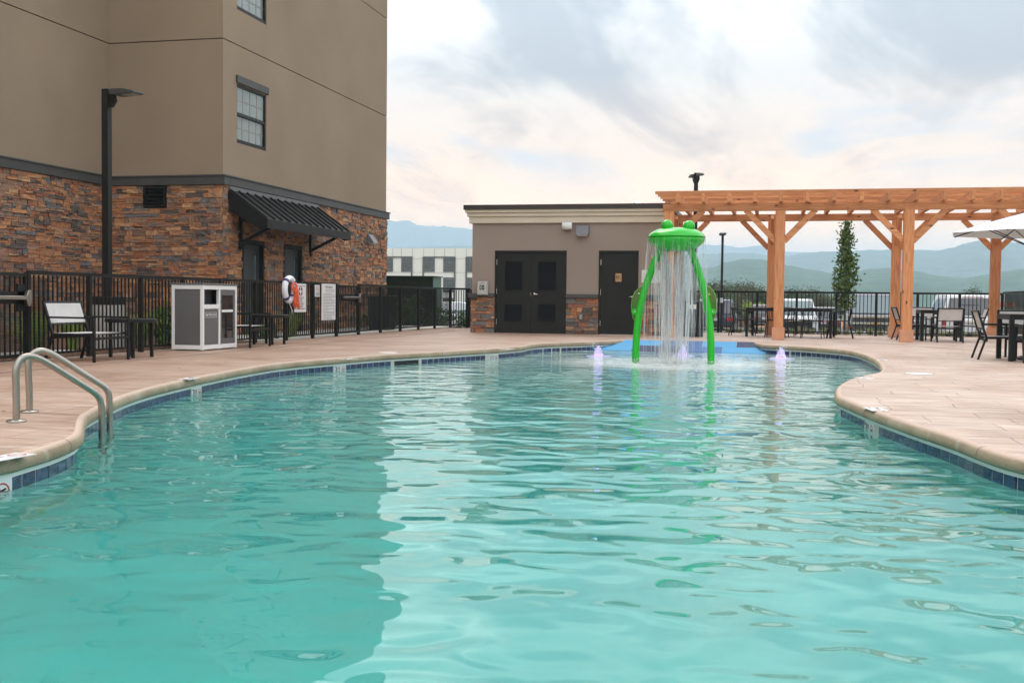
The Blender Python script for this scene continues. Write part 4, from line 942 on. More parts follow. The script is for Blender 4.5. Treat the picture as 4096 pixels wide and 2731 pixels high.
def fsign(name, px0, py0, px1, py1, label):
    a, b_ = fp(px0, py0), fp(px1, py1); z1 = a.z; z0 = fp(px0+.001, py1).z; z0 = onp(px0, py1, 0, FX+.05).z
    t = thing(name, (FX+.05, (a.y+b_.y)/2, z0), label, 'sign'); box('plate', M_signw, t, FX+.036, a.y, z0, FX+.05, b_.y, z1, bevel=.003); return t, a.y, b_.y, z0, z1
t, y0, y1, z0, z1 = fsign('ring_buoy_sign', 1179, 1134, 1225, 1249, 'white sign with maroon ring symbol reading ring buoy is for emergency use only'); ym = (y0+y1)/2; X = FX+.0515; H = z1-z0; Wd = y1-y0
m = MB(); m.box(X-.001, y0+.03, z1-.055, X+.0005, y1-.03, z1-.045); m.box(X-.001, y0+.03, z0+.065, X+.0005, y1-.03, z0+.075); m.box(X-.001, y0+.03, z0+.075, X+.0005, y0+.034, z1-.055); m.box(X-.001, y1-.034, z0+.075, X+.0005, y1-.03, z1-.055); m.build('border', M_maroon, t)
zc_ = z0+H*.73; m = MB(); rr_ = .098
m.tube([Vector((X, ym+rr_*math.cos(a), zc_+rr_*math.sin(a))) for a in np.linspace(0, 6.2832, 25)], .004, 4, caps=False); m.tube([Vector((X, ym+.05*math.cos(a), zc_+.05*math.sin(a))) for a in np.linspace(0, 6.2832, 19)], .003, 4, caps=False)
for k in range(4): a = math.pi/4+k*math.pi/2; d_ = Vector((0, math.cos(a), math.sin(a))); m.bar(Vector((X,ym,zc_))+d_*.05, Vector((X,ym,zc_))+d_*.1, .004, .062, up=(1,0,0)) if False else m.bar(Vector((X,ym,zc_))+d_*.05, Vector((X,ym,zc_))+d_*.1, .055, .004, up=(1,0,0))
m.build('ring_symbol', M_maroon, t)
for s_, zz, sz in (('RING BUOY', .475, .072), ('IS FOR', .375, .072), ('EMERGENCY', .275, .072), ('USE ONLY', .175, .072), ('IT IS NOT A POOL TOY', .095, .034)):
    text('lettering', s_, M_maroon, t, (X, ym, z0+H*zz+.012), sz, '+X', .0006, sx=.80 if sz > .05 else .9)
t, y0, y1, z0, z1 = fsign('no_smoking_sign', 1261, 1140, 1278.5, 1187, 'small white no smoking sign with red circle between the two larger signs'); ym = (y0+y1)/2; H = z1-z0
m = MB(); no_sign(m, Vector((X, ym, z0+H*.64)), Vector((0,1,0)), Vector((0,0,1)), .075); m.build('prohibition_ring', M_red, t); m = MB(); m.box(X, ym-.045, z0+H*.63, X+.001, ym+.035, z0+H*.67); m.build('cigarette', M_ink, t)
text('lettering', 'NO SMOKING', M_ink, t, (X, ym, z0+H*.28), .034, '+X', .0006, sx=.85); text('lettering', 'NO VAPING', M_ink, t, (X, ym, z0+H*.13), .034, '+X', .0006, sx=.85)
t, y0, y1, z0, z1 = fsign('pool_rules_sign', 1288.4, 1134.5, 1342, 1281, 'tall white pool rules board with lines of small print'); ym = (y0+y1)/2; H = z1-z0
text('lettering', 'POOL RULES', M_ink, t, (X, ym, z1-.075), .078, '+X', .0006, sx=.9)
rr = random.Random(3); zz = z1-.135
for k in range(22):
    l = rr.choice((.2,.34,.42,.45,.45,.38)) if k > 1 else .40-.08*k; s0 = y0+.06 if k > 1 else ym-l/2
    m = MB(); m.box(X, s0, zz-.004, X+.0008, min(s0+l*(y1-y0-.1)/.45, y1-.04), zz+.004); m.build('text_line', M_greyink, t); zz -= .033 if k != 1 else .05

# ================================================================== LIGHT POLES
def lamp_pole(loc, h, w_, heads, label, base=None, k=1.0):
    t = thing('lamp_post', loc, label, 'lamp post', 'lamp posts'); x, y, z = loc
    if base:
        m = MB(); m.tube([(x,y,z),(x,y,z+base)], .3, 28); cb = m.build('concrete_base', M_conc, t, smooth=False)
        m = MB(); m.box(x-.20,y-.20,z+base+.001,x+.20,y+.20,z+base+.14); m.build('base_cover', M_black, t, bevel=.01)
    z0 = z+(base or 0)+(.14 if base else 0)
    box('pole', M_black, t, x-w_/2, y-w_/2, z0, x+w_/2, y+w_/2, z+h)
    for a in heads:
        d = Vector((math.cos(a), math.sin(a), 0)); s = Vector((-d.y, d.x, 0)); o = Vector((x,y,z+h))
        m = MB(); m.prism([o+d*w_*.5+Vector((0,0,-.02)), o+d*(w_*.5+.10)+Vector((0,0,-.08)), o+d*(w_*.5+.14)+Vector((0,0,-.20)), o+d*(w_*.5+.06)+Vector((0,0,-.30)), o+d*w_*.5+Vector((0,0,-.30))], s*.07, -s*.035); ar = m.build('arm', M_black, t)
        m = MB(); q = o+d*(w_*.5+.10)+Vector((0,0,-.02))
        m.prism([q+Vector((0,0,-.09)), q+d*.02*k+Vector((0,0,.0)), q+d*.30*k+Vector((0,0,-.005)), q+d*.56*k+Vector((0,0,-.055)), q+d*.56*k+Vector((0,0,-.085)), q+d*.14*k+Vector((0,0,-.10))], s*.3*k, -s*.15*k); hd = m.build('lamp_head', mat('dark_fixture', (.05,.05,.053), .4) if 'dark_fixture' not in bpy.data.materials else bpy.data.materials['dark_fixture'], t, bevel=.006)
        m = MB(); m.bar(q+d*.26*k+Vector((0,0,-.102)), q+d*.52*k+Vector((0,0,-.092)), .22*k, .008); m.build('lens', M_conc, hd)
lp = at(430, 1392); lamp_pole((lp.x, lp.y, 0), 4.28, .115, [RAD(-8)], 'tall black square lamp post on a round concrete base before the hotel stone wall', base=.72, k=.88)
q = onp(2776, 1200, 1, 34.5); lamp_pole((q.x, q.y, -.3), onp(2776, 692, 1, 34.5).z+.3, .125, [RAD(-62), RAD(118)], 'black double headed lamp post rising behind the pergola corner', k=.5)
q = onp(2886, 1200, 1, 54.0); lamp_pole((q.x, q.y, -.9), onp(2886, 930, 1, 54).z+.9, .11, [RAD(95), RAD(-85)], 'far thin black lamp post seen between pool house and pergola post')
t = thing('parking_sign', (q.x, q.y-.2, .7), 'small white notice on the far lamp post', 'sign'); a, b_ = onp(2869, 1192, 1, 53.8), onp(2893, 1210, 1, 53.8); box('plate', M_signw, t, a.x, 53.79, b_.z, b_.x, 53.81, a.z)
for k in range(3): zz = a.z-.06-.06*k; m = MB(); m.box(a.x+.04, 53.785, zz-.012, b_.x-.04-.03*k, 53.789, zz+.012); m.build('text_line', M_ink, t)

# ================================================================== PERGOLA
pg = thing('pergola', (1.5, 28.2, 0), 'long cedar pergola with square posts and slatted top at the back right', 'pergola')
FY, BY = 26.42, 29.85; fxs = [-2.43, .16, 3.02, 5.74, 8.5]; bxs = [-2.5, -.02, 3.12, 5.52, 8.4]; PW = .115
BZ0, BZ1 = 3.03, 3.21
for yy, xs_ in ((FY, fxs), (BY, bxs)):
    for x in xs_:
        box('post', W_z, pg, x-PW, yy-PW, .0, x+PW, yy+PW, BZ0-.003 if True else 0, bevel=.008)
        m = MB(); o_, i_ = PW+.032, PW+.003; z1 = .29
        m.box(x-o_, yy-o_, 0, x+o_, yy-i_, z1); m.box(x-o_, yy+i_, 0, x+o_, yy+o_, z1); m.box(x-o_, yy-i_, 0, x-i_, yy+i_, z1); m.box(x+i_, yy-i_, 0, x+o_, yy+i_, z1); m.build('base_trim', W_base, pg, bevel=.006)
    cuts = [xs_[0]-.16] + [x-.1 for x in xs_[2:4]] + [xs_[4]+.3]
    for a, b_ in zip(cuts, cuts[1:]): box('beam', W_x, pg, a+.002, yy-.07, BZ0, b_-.002, yy+.07, BZ1, bevel=.005)
    for x in xs_:
        for s in (-1, 1):
            if (x == xs_[0] and s < 0): continue
            m = MB(); m.bar((x+s*(PW-.02), yy, BZ0-.72), (x+s*.80, yy, BZ0+.02), .085, .13); m.build('brace', W_x, pg)
for x, x2 in zip(fxs, bxs):
    m = MB(); m.bar((x, FY+PW-.02, BZ0-.60), (x, FY+.75, BZ0+.05), .085, .12); m.build('brace', W_y, pg)
    m = MB(); m.bar((x2, BY-PW+.02, BZ0-.60), (x2, BY-.75, BZ0+.05), .085, .12); m.build('brace', W_y, pg)
rx = [-2.21 + .594*k for k in range(19)]
for x in rx: box('rafter', W_y, pg, x-.042, FY-.42, BZ1+.002, x+.042, BY+.5, BZ1+.205, bevel=.004)
k = 0; y = FY-.30
while y < BY+.45:
    box('slat', W_x, pg, fxs[0]-.32+.0*k, y-.019, BZ1+.206, 8.9, y+.019, BZ1+.206+.072); y += .60; k += 1

# ================================================================== HANDRAILS
for (bx, pts, wp, lb) in (((66,1687), ((64.5,1600),(62.5,1500),(66,1466),(80,1437),(98,1427),(120,1424),(150,1431),(200,1458),(290,1514),(362,1559),(385,1575),(400,1597),(407,1625)), (408,1752), 'near stainless steel pool handrail bending down into the water'),
        ((118,1649), ((115,1560),(112,1470),(116,1436),(130,1413),(150,1404),(172,1402),(205,1413),(260,1447),(340,1498),(398,1534),(421,1549),(434,1570),(438,1600)), (440,1725), 'far stainless steel pool handrail bending down into the water')):
    B = at(*bx); Wp = at(*wp, WZ); nx = Vector((Wp.y-B.y, -(Wp.x-B.x), 0)).normalized()
    def vp_(px, py):
        d = ray(px, py); k = (B - Vector((0,0,EYE))).dot(nx) / d.dot(nx); return Vector((0,0,EYE)) + d*k
    P = [B + Vector((0,0,.0))] + [vp_(*q) for q in pts] + [Wp, Wp - Vector((0,0,.75))]
    P[1] = Vector((B.x, B.y, P[1].z)); P = chaikin([Vector(q) for q in P], 2)
    t = thing('handrail', B, lb, 'handrail', 'pool handrails'); MB().tube(P, .0245, 16).build('rail', M_steel, t, smooth=True)
    MB().lathe([(.0245,.02),(.06,.016),(.068,.008),(.068,.0)], (B.x,B.y,0), 28).build('base_ring', M_steel, t, smooth=True, bevel=.001)
# ================================================================== TOWEL CABINET
cx0, cx1, cy0, cy1 = -9.46, -8.90, 15.87, 17.02; CH = onp(809,1132,0,cx1).z
cb = thing('towel_cabinet', (-9.18, 16.45, 0), 'grey and white towel cabinet with dark slot and glazed door by the fence', 'cabinet')
cm = onp(879,1300,0,cx1).y; f = .05
fr = MB()
for x in (cx0, cx1-f):
    for y in (cy0, cy1-f): fr.box(x, y, .012, x+f, y+f, CH-.03)
fr.box(cx1-f, cm-f/2, .012, cx1, cm+f/2, CH-.03)
for z0, z1 in ((.02,.09),(CH-.10,CH-.031)):
    for y in (cy0, cy1-f): fr.box(cx0+f, y+.001, z0, cx1-f, y+f-.001, z1)
    for x in (cx0, cx1-f): fr.box(x+.001, cy0+f, z0, x+f-.001, cm-f/2, z1); fr.box(x+.001, cm+f/2, z0, x+f-.001, cy1-f, z1)
fr.build('frame', M_white, cb, bevel=.003)
box('lid', M_grey, cb, cx0-.012, cy0-.012, CH-.03, cx1+.012, cy1+.012, CH, bevel=.004)
box('side_panel', M_grey, cb, cx0+f, cy0+.015, .091, cx1-f, cy0+.03, CH-.101); box('side_panel', M_grey, cb, cx0+f, cy1-.03, .091, cx1-f, cy1-.015, CH-.101); box('back_panel', M_grey, cb, cx0+.01, cy0+f, .091, cx0+.03, cy1-f, CH-.101)
zo = CH-.10-.245
box('door', M_grey, cb, cx1-.03, cy0+f+.002, .095, cx1-.012, cm-f/2-.002, zo-.075); bx_ = MB(); bx_.box(cx1-.045, cy0+f, zo-.07, cx1-.002, cm-f/2, zo); bx_.build('slot_rail', M_white, cb)
box('slot', M_ink, cb, cx1-.16, cy0+f, zo, cx1-.13, cm-f/2, CH-.101)
lbx = MB(); y0, y1, zc_ = cy0+.11, cm-.085, zo-.17; X = cx1-.0115; lbx.box(X-.001, y0, zc_+.038, X+.001, y1, zc_+.042); lbx.box(X-.001, y0, zc_-.042, X+.001, y1, zc_-.038); lbx.box(X-.001, y0, zc_-.038, X+.001, y0+.005, zc_+.038); lbx.box(X-.001, y1-.005, zc_-.038, X+.001, y1, zc_+.038); lbx.box(X-.001, y0+.03, zc_-.015, X+.001, y0+.065, zc_+.015); lbx.build('label_border', M_white, cb)
text('lettering', 'TOWELS ONLY', M_white, cb, (X, (y0+y1)/2+.035, zc_), .050, '+X', .0006, sx=.78)
dr = MB(); y0, y1, z0, z1 = cm+f/2+.003, cy1-f-.003, .095, CH-.105; dr.box(cx1-.03, y0, z0, cx1-.01, y0+.06, z1); dr.box(cx1-.03, y1-.06, z0, cx1-.01, y1, z1); dr.box(cx1-.03, y0+.06, z0, cx1-.01, y1-.06, z0+.09); dr.box(cx1-.03, y0+.06, z1-.09, cx1-.01, y1-.06, z1); g_ = dr.build('glazed_door', M_grey, cb)
box('glass', mat('smoked_glass', (.03,.025,.025), .04, spec=.7, trans=.0), g_, cx1-.026, y0+.06, z0+.09, cx1-.02, y1-.06, z1-.09); box('shelf', M_white, cb, cx1-.019, y0+.062, .62, cx1-.0145, y1-.062, .66)
box('knob', M_ink, g_, cx1-.01, y0+.02, z1-.2, cx1+.012, y0+.035, z1-.185)
# ================================================================== CHAIRS AND TABLES
def sling_chair(wd, name='sling_chair', sh=.37, bh=.79, arm=.56, fx=.30, group='grey sling armchairs on the deck'):
    c = thing(name, (0,0,0), '', 'chair', group); h = wd/2; s = .030
    for sg in (-1, 1):
        y = sg*h
        MB().bar((-.38,y,0),(-.26,y,sh),s,.036,up=(0,1,0)).build('leg', M_chair, c); MB().bar((fx,y,0),(fx,y,arm-.012),s,.036,up=(0,1,0)).build('leg', M_chair, c)
        MB().bar((-.262,y,sh-.01),(-.40,y,bh),s,.036,up=(0,1,0)).build('back_post', M_chair, c)
        MB().bar((-.345,y,arm+.005),(fx+.018,y,arm+.003),.042,.024).build('armrest', M_chair, c)
        MB().bar((-.25,y*.93,sh-.02),(fx-.02,y*.93,sh+.0),.026,.03).build('seat_rail', M_chair, c)
    yb = h-.016
    for x, z in ((fx,sh-.06),(-.25,sh-.05)): MB().bar((x,-yb,z),(x,yb,z),.028,.034).build('stretcher', M_chair, c)
    def curve(x0, z0, sag): return [(x0-sag*math.sin(math.pi*k/6), -yb + 2*yb*k/6, z0) for k in range(7)]
    MB().tube(curve(-.397, bh-.008, .018), (.016,.02), 8).build('top_rail', M_chair, c); MB().tube(curve(-.302, sh+.12, .014), (.012,.016), 8).build('lower_rail', M_chair, c)
    m = MB(); n = 6; vs = []
    for z, x0, sg in ((bh-.02,-.392,.018),(sh+.14,-.308,.014)):
        vs += [(x0+.012-sg*math.sin(math.pi*k/n), -yb+.004 + 2*(yb-.004)*k/n, z) for k in range(n+1)]
    b0 = [(x-.006,y,z) for x,y,z in vs]; m.add(vs + b0, [(k,k+1,n+1+k+1,n+1+k) for k in range(n)] + [(2*n+2+k, 3*n+3+k, 3*n+4+k, 2*n+3+k) for k in range(n)] + [(k, 2*n+2+k, 2*n+3+k, k+1) for k in range(n)] + [(n+1+k, n+2+k, 3*n+4+k, 3*n+3+k) for k in range(n)]); m.build('back_sling', M_sling, c)
    m = MB(); vs = [(-.26+(fx+.22)*j/4, -(yb-.02) + 2*(yb-.02)*k/n, sh+.006 - .022*math.sin(math.pi*j/4)*math.sin(math.pi*k/n)) for j in range(5) for k in range(n+1)]
    m.add(vs + [(x,y,z-.006) for x,y,z in vs], [(j*(n+1)+k, j*(n+1)+k+1, (j+1)*(n+1)+k+1, (j+1)*(n+1)+k) for j in range(4) for k in range(n)] + [(5*(n+1)+j*(n+1)+k, 5*(n+1)+(j+1)*(n+1)+k, 5*(n+1)+(j+1)*(n+1)+k+1, 5*(n+1)+j*(n+1)+k+1) for j in range(4) for k in range(n)]); m.build('seat_sling', M_sling, c)
    return c
lounge = sling_chair(.78, 'lounge_chair', fx=.36, arm=.58)
place(lounge, True, (-9.0, 12.99, 0), 0.0, 'light grey sling armchair left of the towel cabinet beside the handrails')
place(lounge, False, (-9.06, 17.48, 0), .02, 'light grey sling armchair half hidden by the towel cabinet')
dine = sling_chair(.56)
spots = [((3.63,19.05,0), 0.0, 'sling armchair in side view at the left of the umbrella table'), ((4.04,18.28,0), math.pi/2, 'sling armchair at the right picture edge with its back to the camera'),
         ((4.15,20.15,0), -math.pi/2, 'sling armchair on the far side of the umbrella table facing the pool'),
         ((3.97,26.92,0), math.pi/2+.06, 'sling armchair seen from behind between the two right pergola posts'), ((3.30,28.05,0), .10, 'sling armchair in side view partly behind the third pergola post'),
         ((3.72,29.05,0), -math.pi/2, 'sling armchair behind the one seen from behind, facing the camera'), ((4.62,28.0,0), math.pi-.05, 'sling armchair facing left at the far table beside the umbrella')]
for i, (l, r, lb) in enumerate(spots): place(dine, i == 0, l, r, lb)
def round_table_(label):
    t = thing('side_table', (0,0,0), label, 'table', 'round black side tables'); m = MB(); R_ = .36
    m.lathe([(.0001,.50),(R_-.01,.50),(R_,.505),(R_,.545),(R_-.012,.556),(.0001,.556)], (0,0,0), 40); m.build('tabletop', M_black, t, smooth=False)
    for a in (.5,2.07,3.64,5.21): MB().bar((.28*math.cos(a),.28*math.sin(a),0),(.28*math.cos(a),.28*math.sin(a),.5),.042,.042).build('leg', M_black, t)
    return t
rt = round_table_(''); place(rt, True, (-8.94,13.92,0), .15, 'round black side table beside the left sling armchair'); place(rt, False, (-9.09,18.64,0), .15, 'round black side table behind the towel cabinet under the ring buoy')
def rect_table(L_, W_, label, lg=.075, cat='table', H=.74):
    t = thing('dining_table', (0,0,0), label, cat, 'black rectangular deck tables')
    box('tabletop', M_chair, t, -L_/2+.002, -W_/2+.002, H-.018, L_/2-.002, W_/2-.002, H, bevel=.003); m = MB()
    m.box(-L_/2, -W_/2, H-.085, L_/2, -W_/2+.03, H-.019); m.box(-L_/2, W_/2-.03, H-.085, L_/2, W_/2, H-.019); m.box(-L_/2, -W_/2+.03, H-.085, -L_/2+.03, W_/2-.03, H-.019); m.box(L_/2-.03, -W_/2+.03, H-.085, L_/2, W_/2-.03, H-.019); m.build('apron', M_chair, t)
    for sx_ in (-1,1):
        for sy_ in (-1,1): x, y = sx_*(L_/2-lg/2+.002), sy_*(W_/2-lg/2+.002); box('leg', M_chair, t, x-lg/2, y-lg/2, 0, x+lg/2, y+lg/2, H-.0185)
    return t
t = rect_table(1.02, 1.02, 'square black table under the umbrella at the right picture edge', .072); t.location = (4.14, 18.86, 0)
t = rect_table(.95, .95, 'square black table among sling armchairs behind the right pergola posts'); t.location = (3.93, 27.86, 0)
t = rect_table(2.12, 1.08, 'long black table under the pergola with webbed back chairs around it', .062); t.location = (.48, 28.72, 0); t.rotation_euler = (0,0,-.13)
def wire_chair():
    c = thing('wire_chair', (0,0,0), '', 'chair', 'black web backed chairs at the long table'); rr = random.Random(4)
    top = [Vector((.24,-.27,.615)), Vector((.05,-.29,.65)), Vector((-.15,-.28,.69)), Vector((-.27,-.20,.73)), Vector((-.30,0,.745)), Vector((-.27,.20,.73)), Vector((-.15,.28,.69)), Vector((.05,.29,.65)), Vector((.24,.27,.615))]
    top = chaikin(top, 2); MB().tube(top, .013, 8).build('top_rail', M_chair, c, smooth=True)
    seat = chaikin([Vector(q) for q in ((.24,-.22,.43),(.26,0,.43),(.24,.22,.43),(0,.24,.43),(-.22,.2,.43),(-.25,0,.43),(-.22,-.2,.43),(0,-.24,.43),(.24,-.22,.43))], 1)
    MB().tube(seat, .013, 8, caps=False).build('seat_ring', M_chair, c, smooth=True)
    m = MB(); m.prism([Vector((p.x*.95,p.y*.95,.425)) for p in seat[:-1]], (0,0,.012), (0,0,0)); m.build('seat', M_chair, c)
    for sg in (-1,1):
        MB().tube([(.24,sg*.27,.615),(.23,sg*.235,.43),(.30,sg*.27,0)], .012, 8).build('leg', M_chair, c); MB().tube([(-.27,sg*.2,.73),(-.215,sg*.205,.43),(-.33,sg*.25,0)], .012, 8).build('leg', M_chair, c)
    m = MB(); nb_ = 13
    lo = [Vector((-.235-.03*math.cos(a*1.0)+.02, .19*math.sin(a), .44)) for a in np.linspace(-1.5,1.5,nb_)]; hi = [Vector((-.24-.055*math.cos(a), .235*math.sin(a), .725+.015*math.cos(a))) for a in np.linspace(-1.5,1.5,nb_)]
    for i in range(nb_):
        for _ in range(2):
            j = max(0, min(nb_-1, i+rr.choice((-3,-2,-1,1,2,3)))); k1, k2 = rr.uniform(0,.3), rr.uniform(.7,1); a, b_ = lo[i], hi[j]; m.tube([a, a.lerp(b_,.5)+Vector((-.006,rr.uniform(-.012,.012),0)), b_], .0036, 4)
    m.build('back_web', M_chair, c); return c
wc = wire_chair()
for i, (l, r, lb) in enumerate((((-.72,28.86,0), -.1, 'web backed black chair at the left end of the long table'), ((.13,28.06,0), math.pi/2-.12, 'web backed black chair partly behind the second pergola post'),
        ((.99,27.98,0), math.pi/2-.12, 'web backed black chair right of the second pergola post, its back to the pool'), ((1.66,28.32,0), math.pi-.1, 'web backed black chair at the right end of the long table'),
        ((.35,29.5,0), -math.pi/2-.12, 'web backed black chair on the far side of the long table'))): place(wc, i == 0, l, r, lb)
# umbrella
RU = 1.42; tip_ = onp(3811, 931, 1, 18.77); ux_, uy_ = tip_.x + RU*math.cos(YAW), tip_.y + RU*math.sin(YAW); um = thing('market_umbrella', (ux_, uy_, 0), 'pale grey market umbrella reaching in at the right picture edge', 'umbrella')
MB().tube([(ux_,uy_,0),(ux_,uy_,tip_.z+.48)], .022, 12).build('pole', M_chair, um, smooth=True); MB().lathe([(.3,0),(.3,.03),(.26,.06),(.05,.08),(.04,.3)], (ux_,uy_,0), 28).build('base', M_chair, um)
ZR = tip_.z; ZA = ZR + .40; m = MB(); n = 8; rings = 7; vs = []; off = RAD(13.4)+RAD(180)
for j in range(rings):
    f_ = j/(rings-1)
    for k in range(n*4):
        a = off + 2*math.pi*k/(n*4); e_ = k % 4; r = RU*f_*(1 - .075*f_*(0 if e_ == 0 else (1 if e_ == 2 else .75))); z = ZA - (ZA-ZR)*f_**1.08 - (0 if e_ == 0 else (.02 if e_ == 2 else .013))*math.sin(math.pi*f_) ; vs.append((ux_+r*math.cos(a), uy_+r*math.sin(a), z))
K = n*4; m.add(vs, [(j*K+k, j*K+(k+1)%K, (j+1)*K+(k+1)%K, (j+1)*K+k) for j in range(rings-1) for k in range(K)]); cn = m.build('canopy', M_umb, um); so = cn.modifiers.new('t', 'SOLIDIFY'); so.thickness = .004
for k in range(n):
    a = off + 2*math.pi*k/n; d = Vector((math.cos(a), math.sin(a), 0)); o = Vector((ux_,uy_,0)); rib = MB().tube([o+Vector((0,0,ZA-.03)), o+d*RU*.5+Vector((0,0,(ZA+ZR)/2-.02)), o+d*RU*.985+Vector((0,0,ZR-.012))], .009, 6).build('rib', M_chair, um)
    MB().tube([o+Vector((0,0,ZR-.28)), o+d*RU*.62+Vector((0,0,ZA-(ZA-ZR)*.62-.045))], .008, 6).build('strut', M_chair, rib)
MB().lathe([(.05,0),(.05,.08),(.02,.1)], (ux_,uy_,ZR-.32), 14).build('hub', M_chair, um)
# black litter bin behind the falling water
b0 = at(2772, 1346); t = thing('litter_bin', b0, 'black cylindrical litter bin behind the falling water by the first pergola post', 'bin')
m = MB(); m.lathe([(.25,0),(.25,.84),(.262,.845),(.262,.875),(.25,.88),(.0001,.89)], b0, 32); m.build('body', M_black, t, smooth=False); m = MB(); m.box(b0.x-.08,b0.y-.262,.69,b0.x-.01,b0.y-.24,.80); m.box(b0.x+.01,b0.y-.262,.69,b0.x+.08,b0.y-.24,.80); m.build('sticker', M_white, t)

# ================================================================== FROG-SHAPED WATER FEATURE
LB, RB = at(2543,1449,WZ), at(2842,1455,WZ); fd = (RB-LB); fd.z = 0; fd.normalize(); fn = Vector((fd.y, -fd.x, 0))   # fn towards the camera
def fpx(px, py, o=0): d = ray(px, py); k = (LB - Vector((0,0,EYE))).dot(fn)/d.dot(fn); return Vector((0,0,EYE)) + d*k + fn*o
CX = fpx(2706, 952); RC = (fpx(2822,952)-fpx(2590,952)).length/2; zr = CX.z
fg = thing('frog_water_feature', (CX.x, CX.y, WZ), 'bright green frog shaped play fountain with water pouring from its round head', 'water feature')
Cc = Vector((CX.x, CX.y, 0)) 
m = MB(); m.lathe([(RC,0),(RC*.985,.022),(RC*.93,.062),(RC*.82,.105),(RC*.66,.14),(RC*.45,.162),(RC*.2,.172),(.0001,.174)], Cc+Vector((0,0,zr+.006)), 56); m.build('head_top', M_frog, fg, smooth=True)
m = MB(); m.lathe([(.0001,-.235),(RC*.3,-.23),(RC*.50,-.215),(RC*.68,-.175),(RC*.84,-.12),(RC*.93,-.08),(RC*.975,-.04),(RC*.985,0),(RC*.9,-.003),(.0001,-.004)], Cc+Vector((0,0,zr-.004)), 56); m.build('head_bottom', M_frog, fg, smooth=True)
for px, py in ((2669,904),(2756,907)):
    p = fpx(px, py); m = MB(); R_ = .104; m.lathe([(max(.0001,R_*math.sin(a)), -R_*math.cos(a)) for a in np.linspace(.001, math.pi-.001, 17)], p + fn*.06, 28); m.build('eye', M_frog, fg, smooth=True)
    m = MB(); q = p + fn*.155; m.lathe([(max(.0001,.008*math.sin(a)), -.008*math.cos(a)) for a in np.linspace(.001, math.pi-.001, 6)], q+Vector((-.03,-.0,-.0)), 8); m.build('bolt', M_chrome, fg)
LG = [[(2541,1500),(2541.5,1447),(2545,1350),(2556,1246),(2581,1150),(2613,1060),(2642,1000),(2662,962)], [(2843,1500),(2843.5,1452),(2844,1358),(2835,1250),(2817,1160),(2790,1072),(2764,1003),(2748,962)]]
for k, lg in enumerate(LG):
    P = chaikin([fpx(*q) for q in lg], 3); MB().tube(P, .0625, 20).build('leg', M_frog, fg, smooth=True)
PL = [[(2569,1143),(2555,1152),(2540,1168),(2529,1190),(2526,1220),(2527,1243),(2532,1268),(2535,1278),(2541,1278),(2553,1225),(2565,1180)]]
PL.append([(2826,1143),(2840,1150),(2853,1163),(2863,1185),(2866,1213),(2864,1243),(2858,1270),(2853,1281),(2849,1280),(2845,1235),(2833,1180)])
for k, pl_ in enumerate(PL):
    o = -.02 if k == 0 else .0
    m = MB(); pp = [fpx(*q, o) for q in pl_]; m.prism(pp, fn*.02, -fn*.01); fl_ = m.build('leaf_panel', M_frogd, fg)
    m = MB(); m.tube([p for p in pp[:9]], .006, 6); m.build('panel_edge', M_froge, fl_)
    for (qx, qy, rr_) in (((2556,1174,.025),(2540,1246,.052)) if k == 0 else ((2837,1177,.045),(2851,1246,.052))):
        c_ = fpx(qx, qy, o+.012); n_ = 20; ring = [c_ + fd*(rr_*math.cos(a)) + Vector((0,0,rr_*math.sin(a))) for a in [2*math.pi*i/n_ for i in range(n_)]]; m = MB(); m.prism(ring, fn*.012, (0,0,0)); m.build('bracket_disc', M_frog if rr_ > .05 else M_frogd, fg)
        ring = [c_ + fn*.012 + fd*(.013*math.cos(a)) + Vector((0,0,.013*math.sin(a))) for a in [2*math.pi*i/10 for i in range(10)]]; m = MB(); m.prism(ring, fn*.008, (0,0,0)); m.build('bolt', M_chrome, fg)
# falling water
M_fall = bpy.data.materials.new('falling_water'); M_fall.use_nodes = True; N, L = M_fall.node_tree.nodes, M_fall.node_tree.links; N.clear()
out = N.new('ShaderNodeOutputMaterial'); tr_ = N.new('ShaderNodeBsdfTransparent'); df = N.new('ShaderNodeBsdfDiffuse'); df.inputs[0].default_value = (.90,.91,.92,1); tl = N.new('ShaderNodeBsdfTranslucent'); tl.inputs[0].default_value = (.9,.92,.94,1)
gl = N.new('ShaderNodeBsdfGlossy'); gl.inputs['Roughness'].default_value = .15
a1_ = N.new('ShaderNodeMixShader'); a1_.inputs[0].default_value = .5; L.new(df.outputs[0], a1_.inputs[1]); L.new(tl.outputs[0], a1_.inputs[2])
a2_ = N.new('ShaderNodeMixShader'); a2_.inputs[0].default_value = .12; L.new(a1_.outputs[0], a2_.inputs[1]); L.new(gl.outputs[0], a2_.inputs[2])
pos = N.new('ShaderNodeNewGeometry').outputs['Position']; ri = N.new('ShaderNodeNewGeometry').outputs['Random Per Island']
nn_ = noise(N, L, mapping(N, L, pos, (60,60,2.2)), 1.0, 4, .2)
al = mth('MULTIPLY', rnode(N, L, nn_, [(.34,.04),(.62,.92)]), rnode(N, L, ri, [(0,.4),(1,1.0)]))
ms_ = N.new('ShaderNodeMixShader'); L.new(al, ms_.inputs[0]); L.new(tr_.outputs[0], ms_.inputs[1]); L.new(a2_.outputs[0], ms_.inputs[2]); L.new(ms_.outputs[0], out.inputs['Surface'])
m = MB(); rr = random.Random(12)
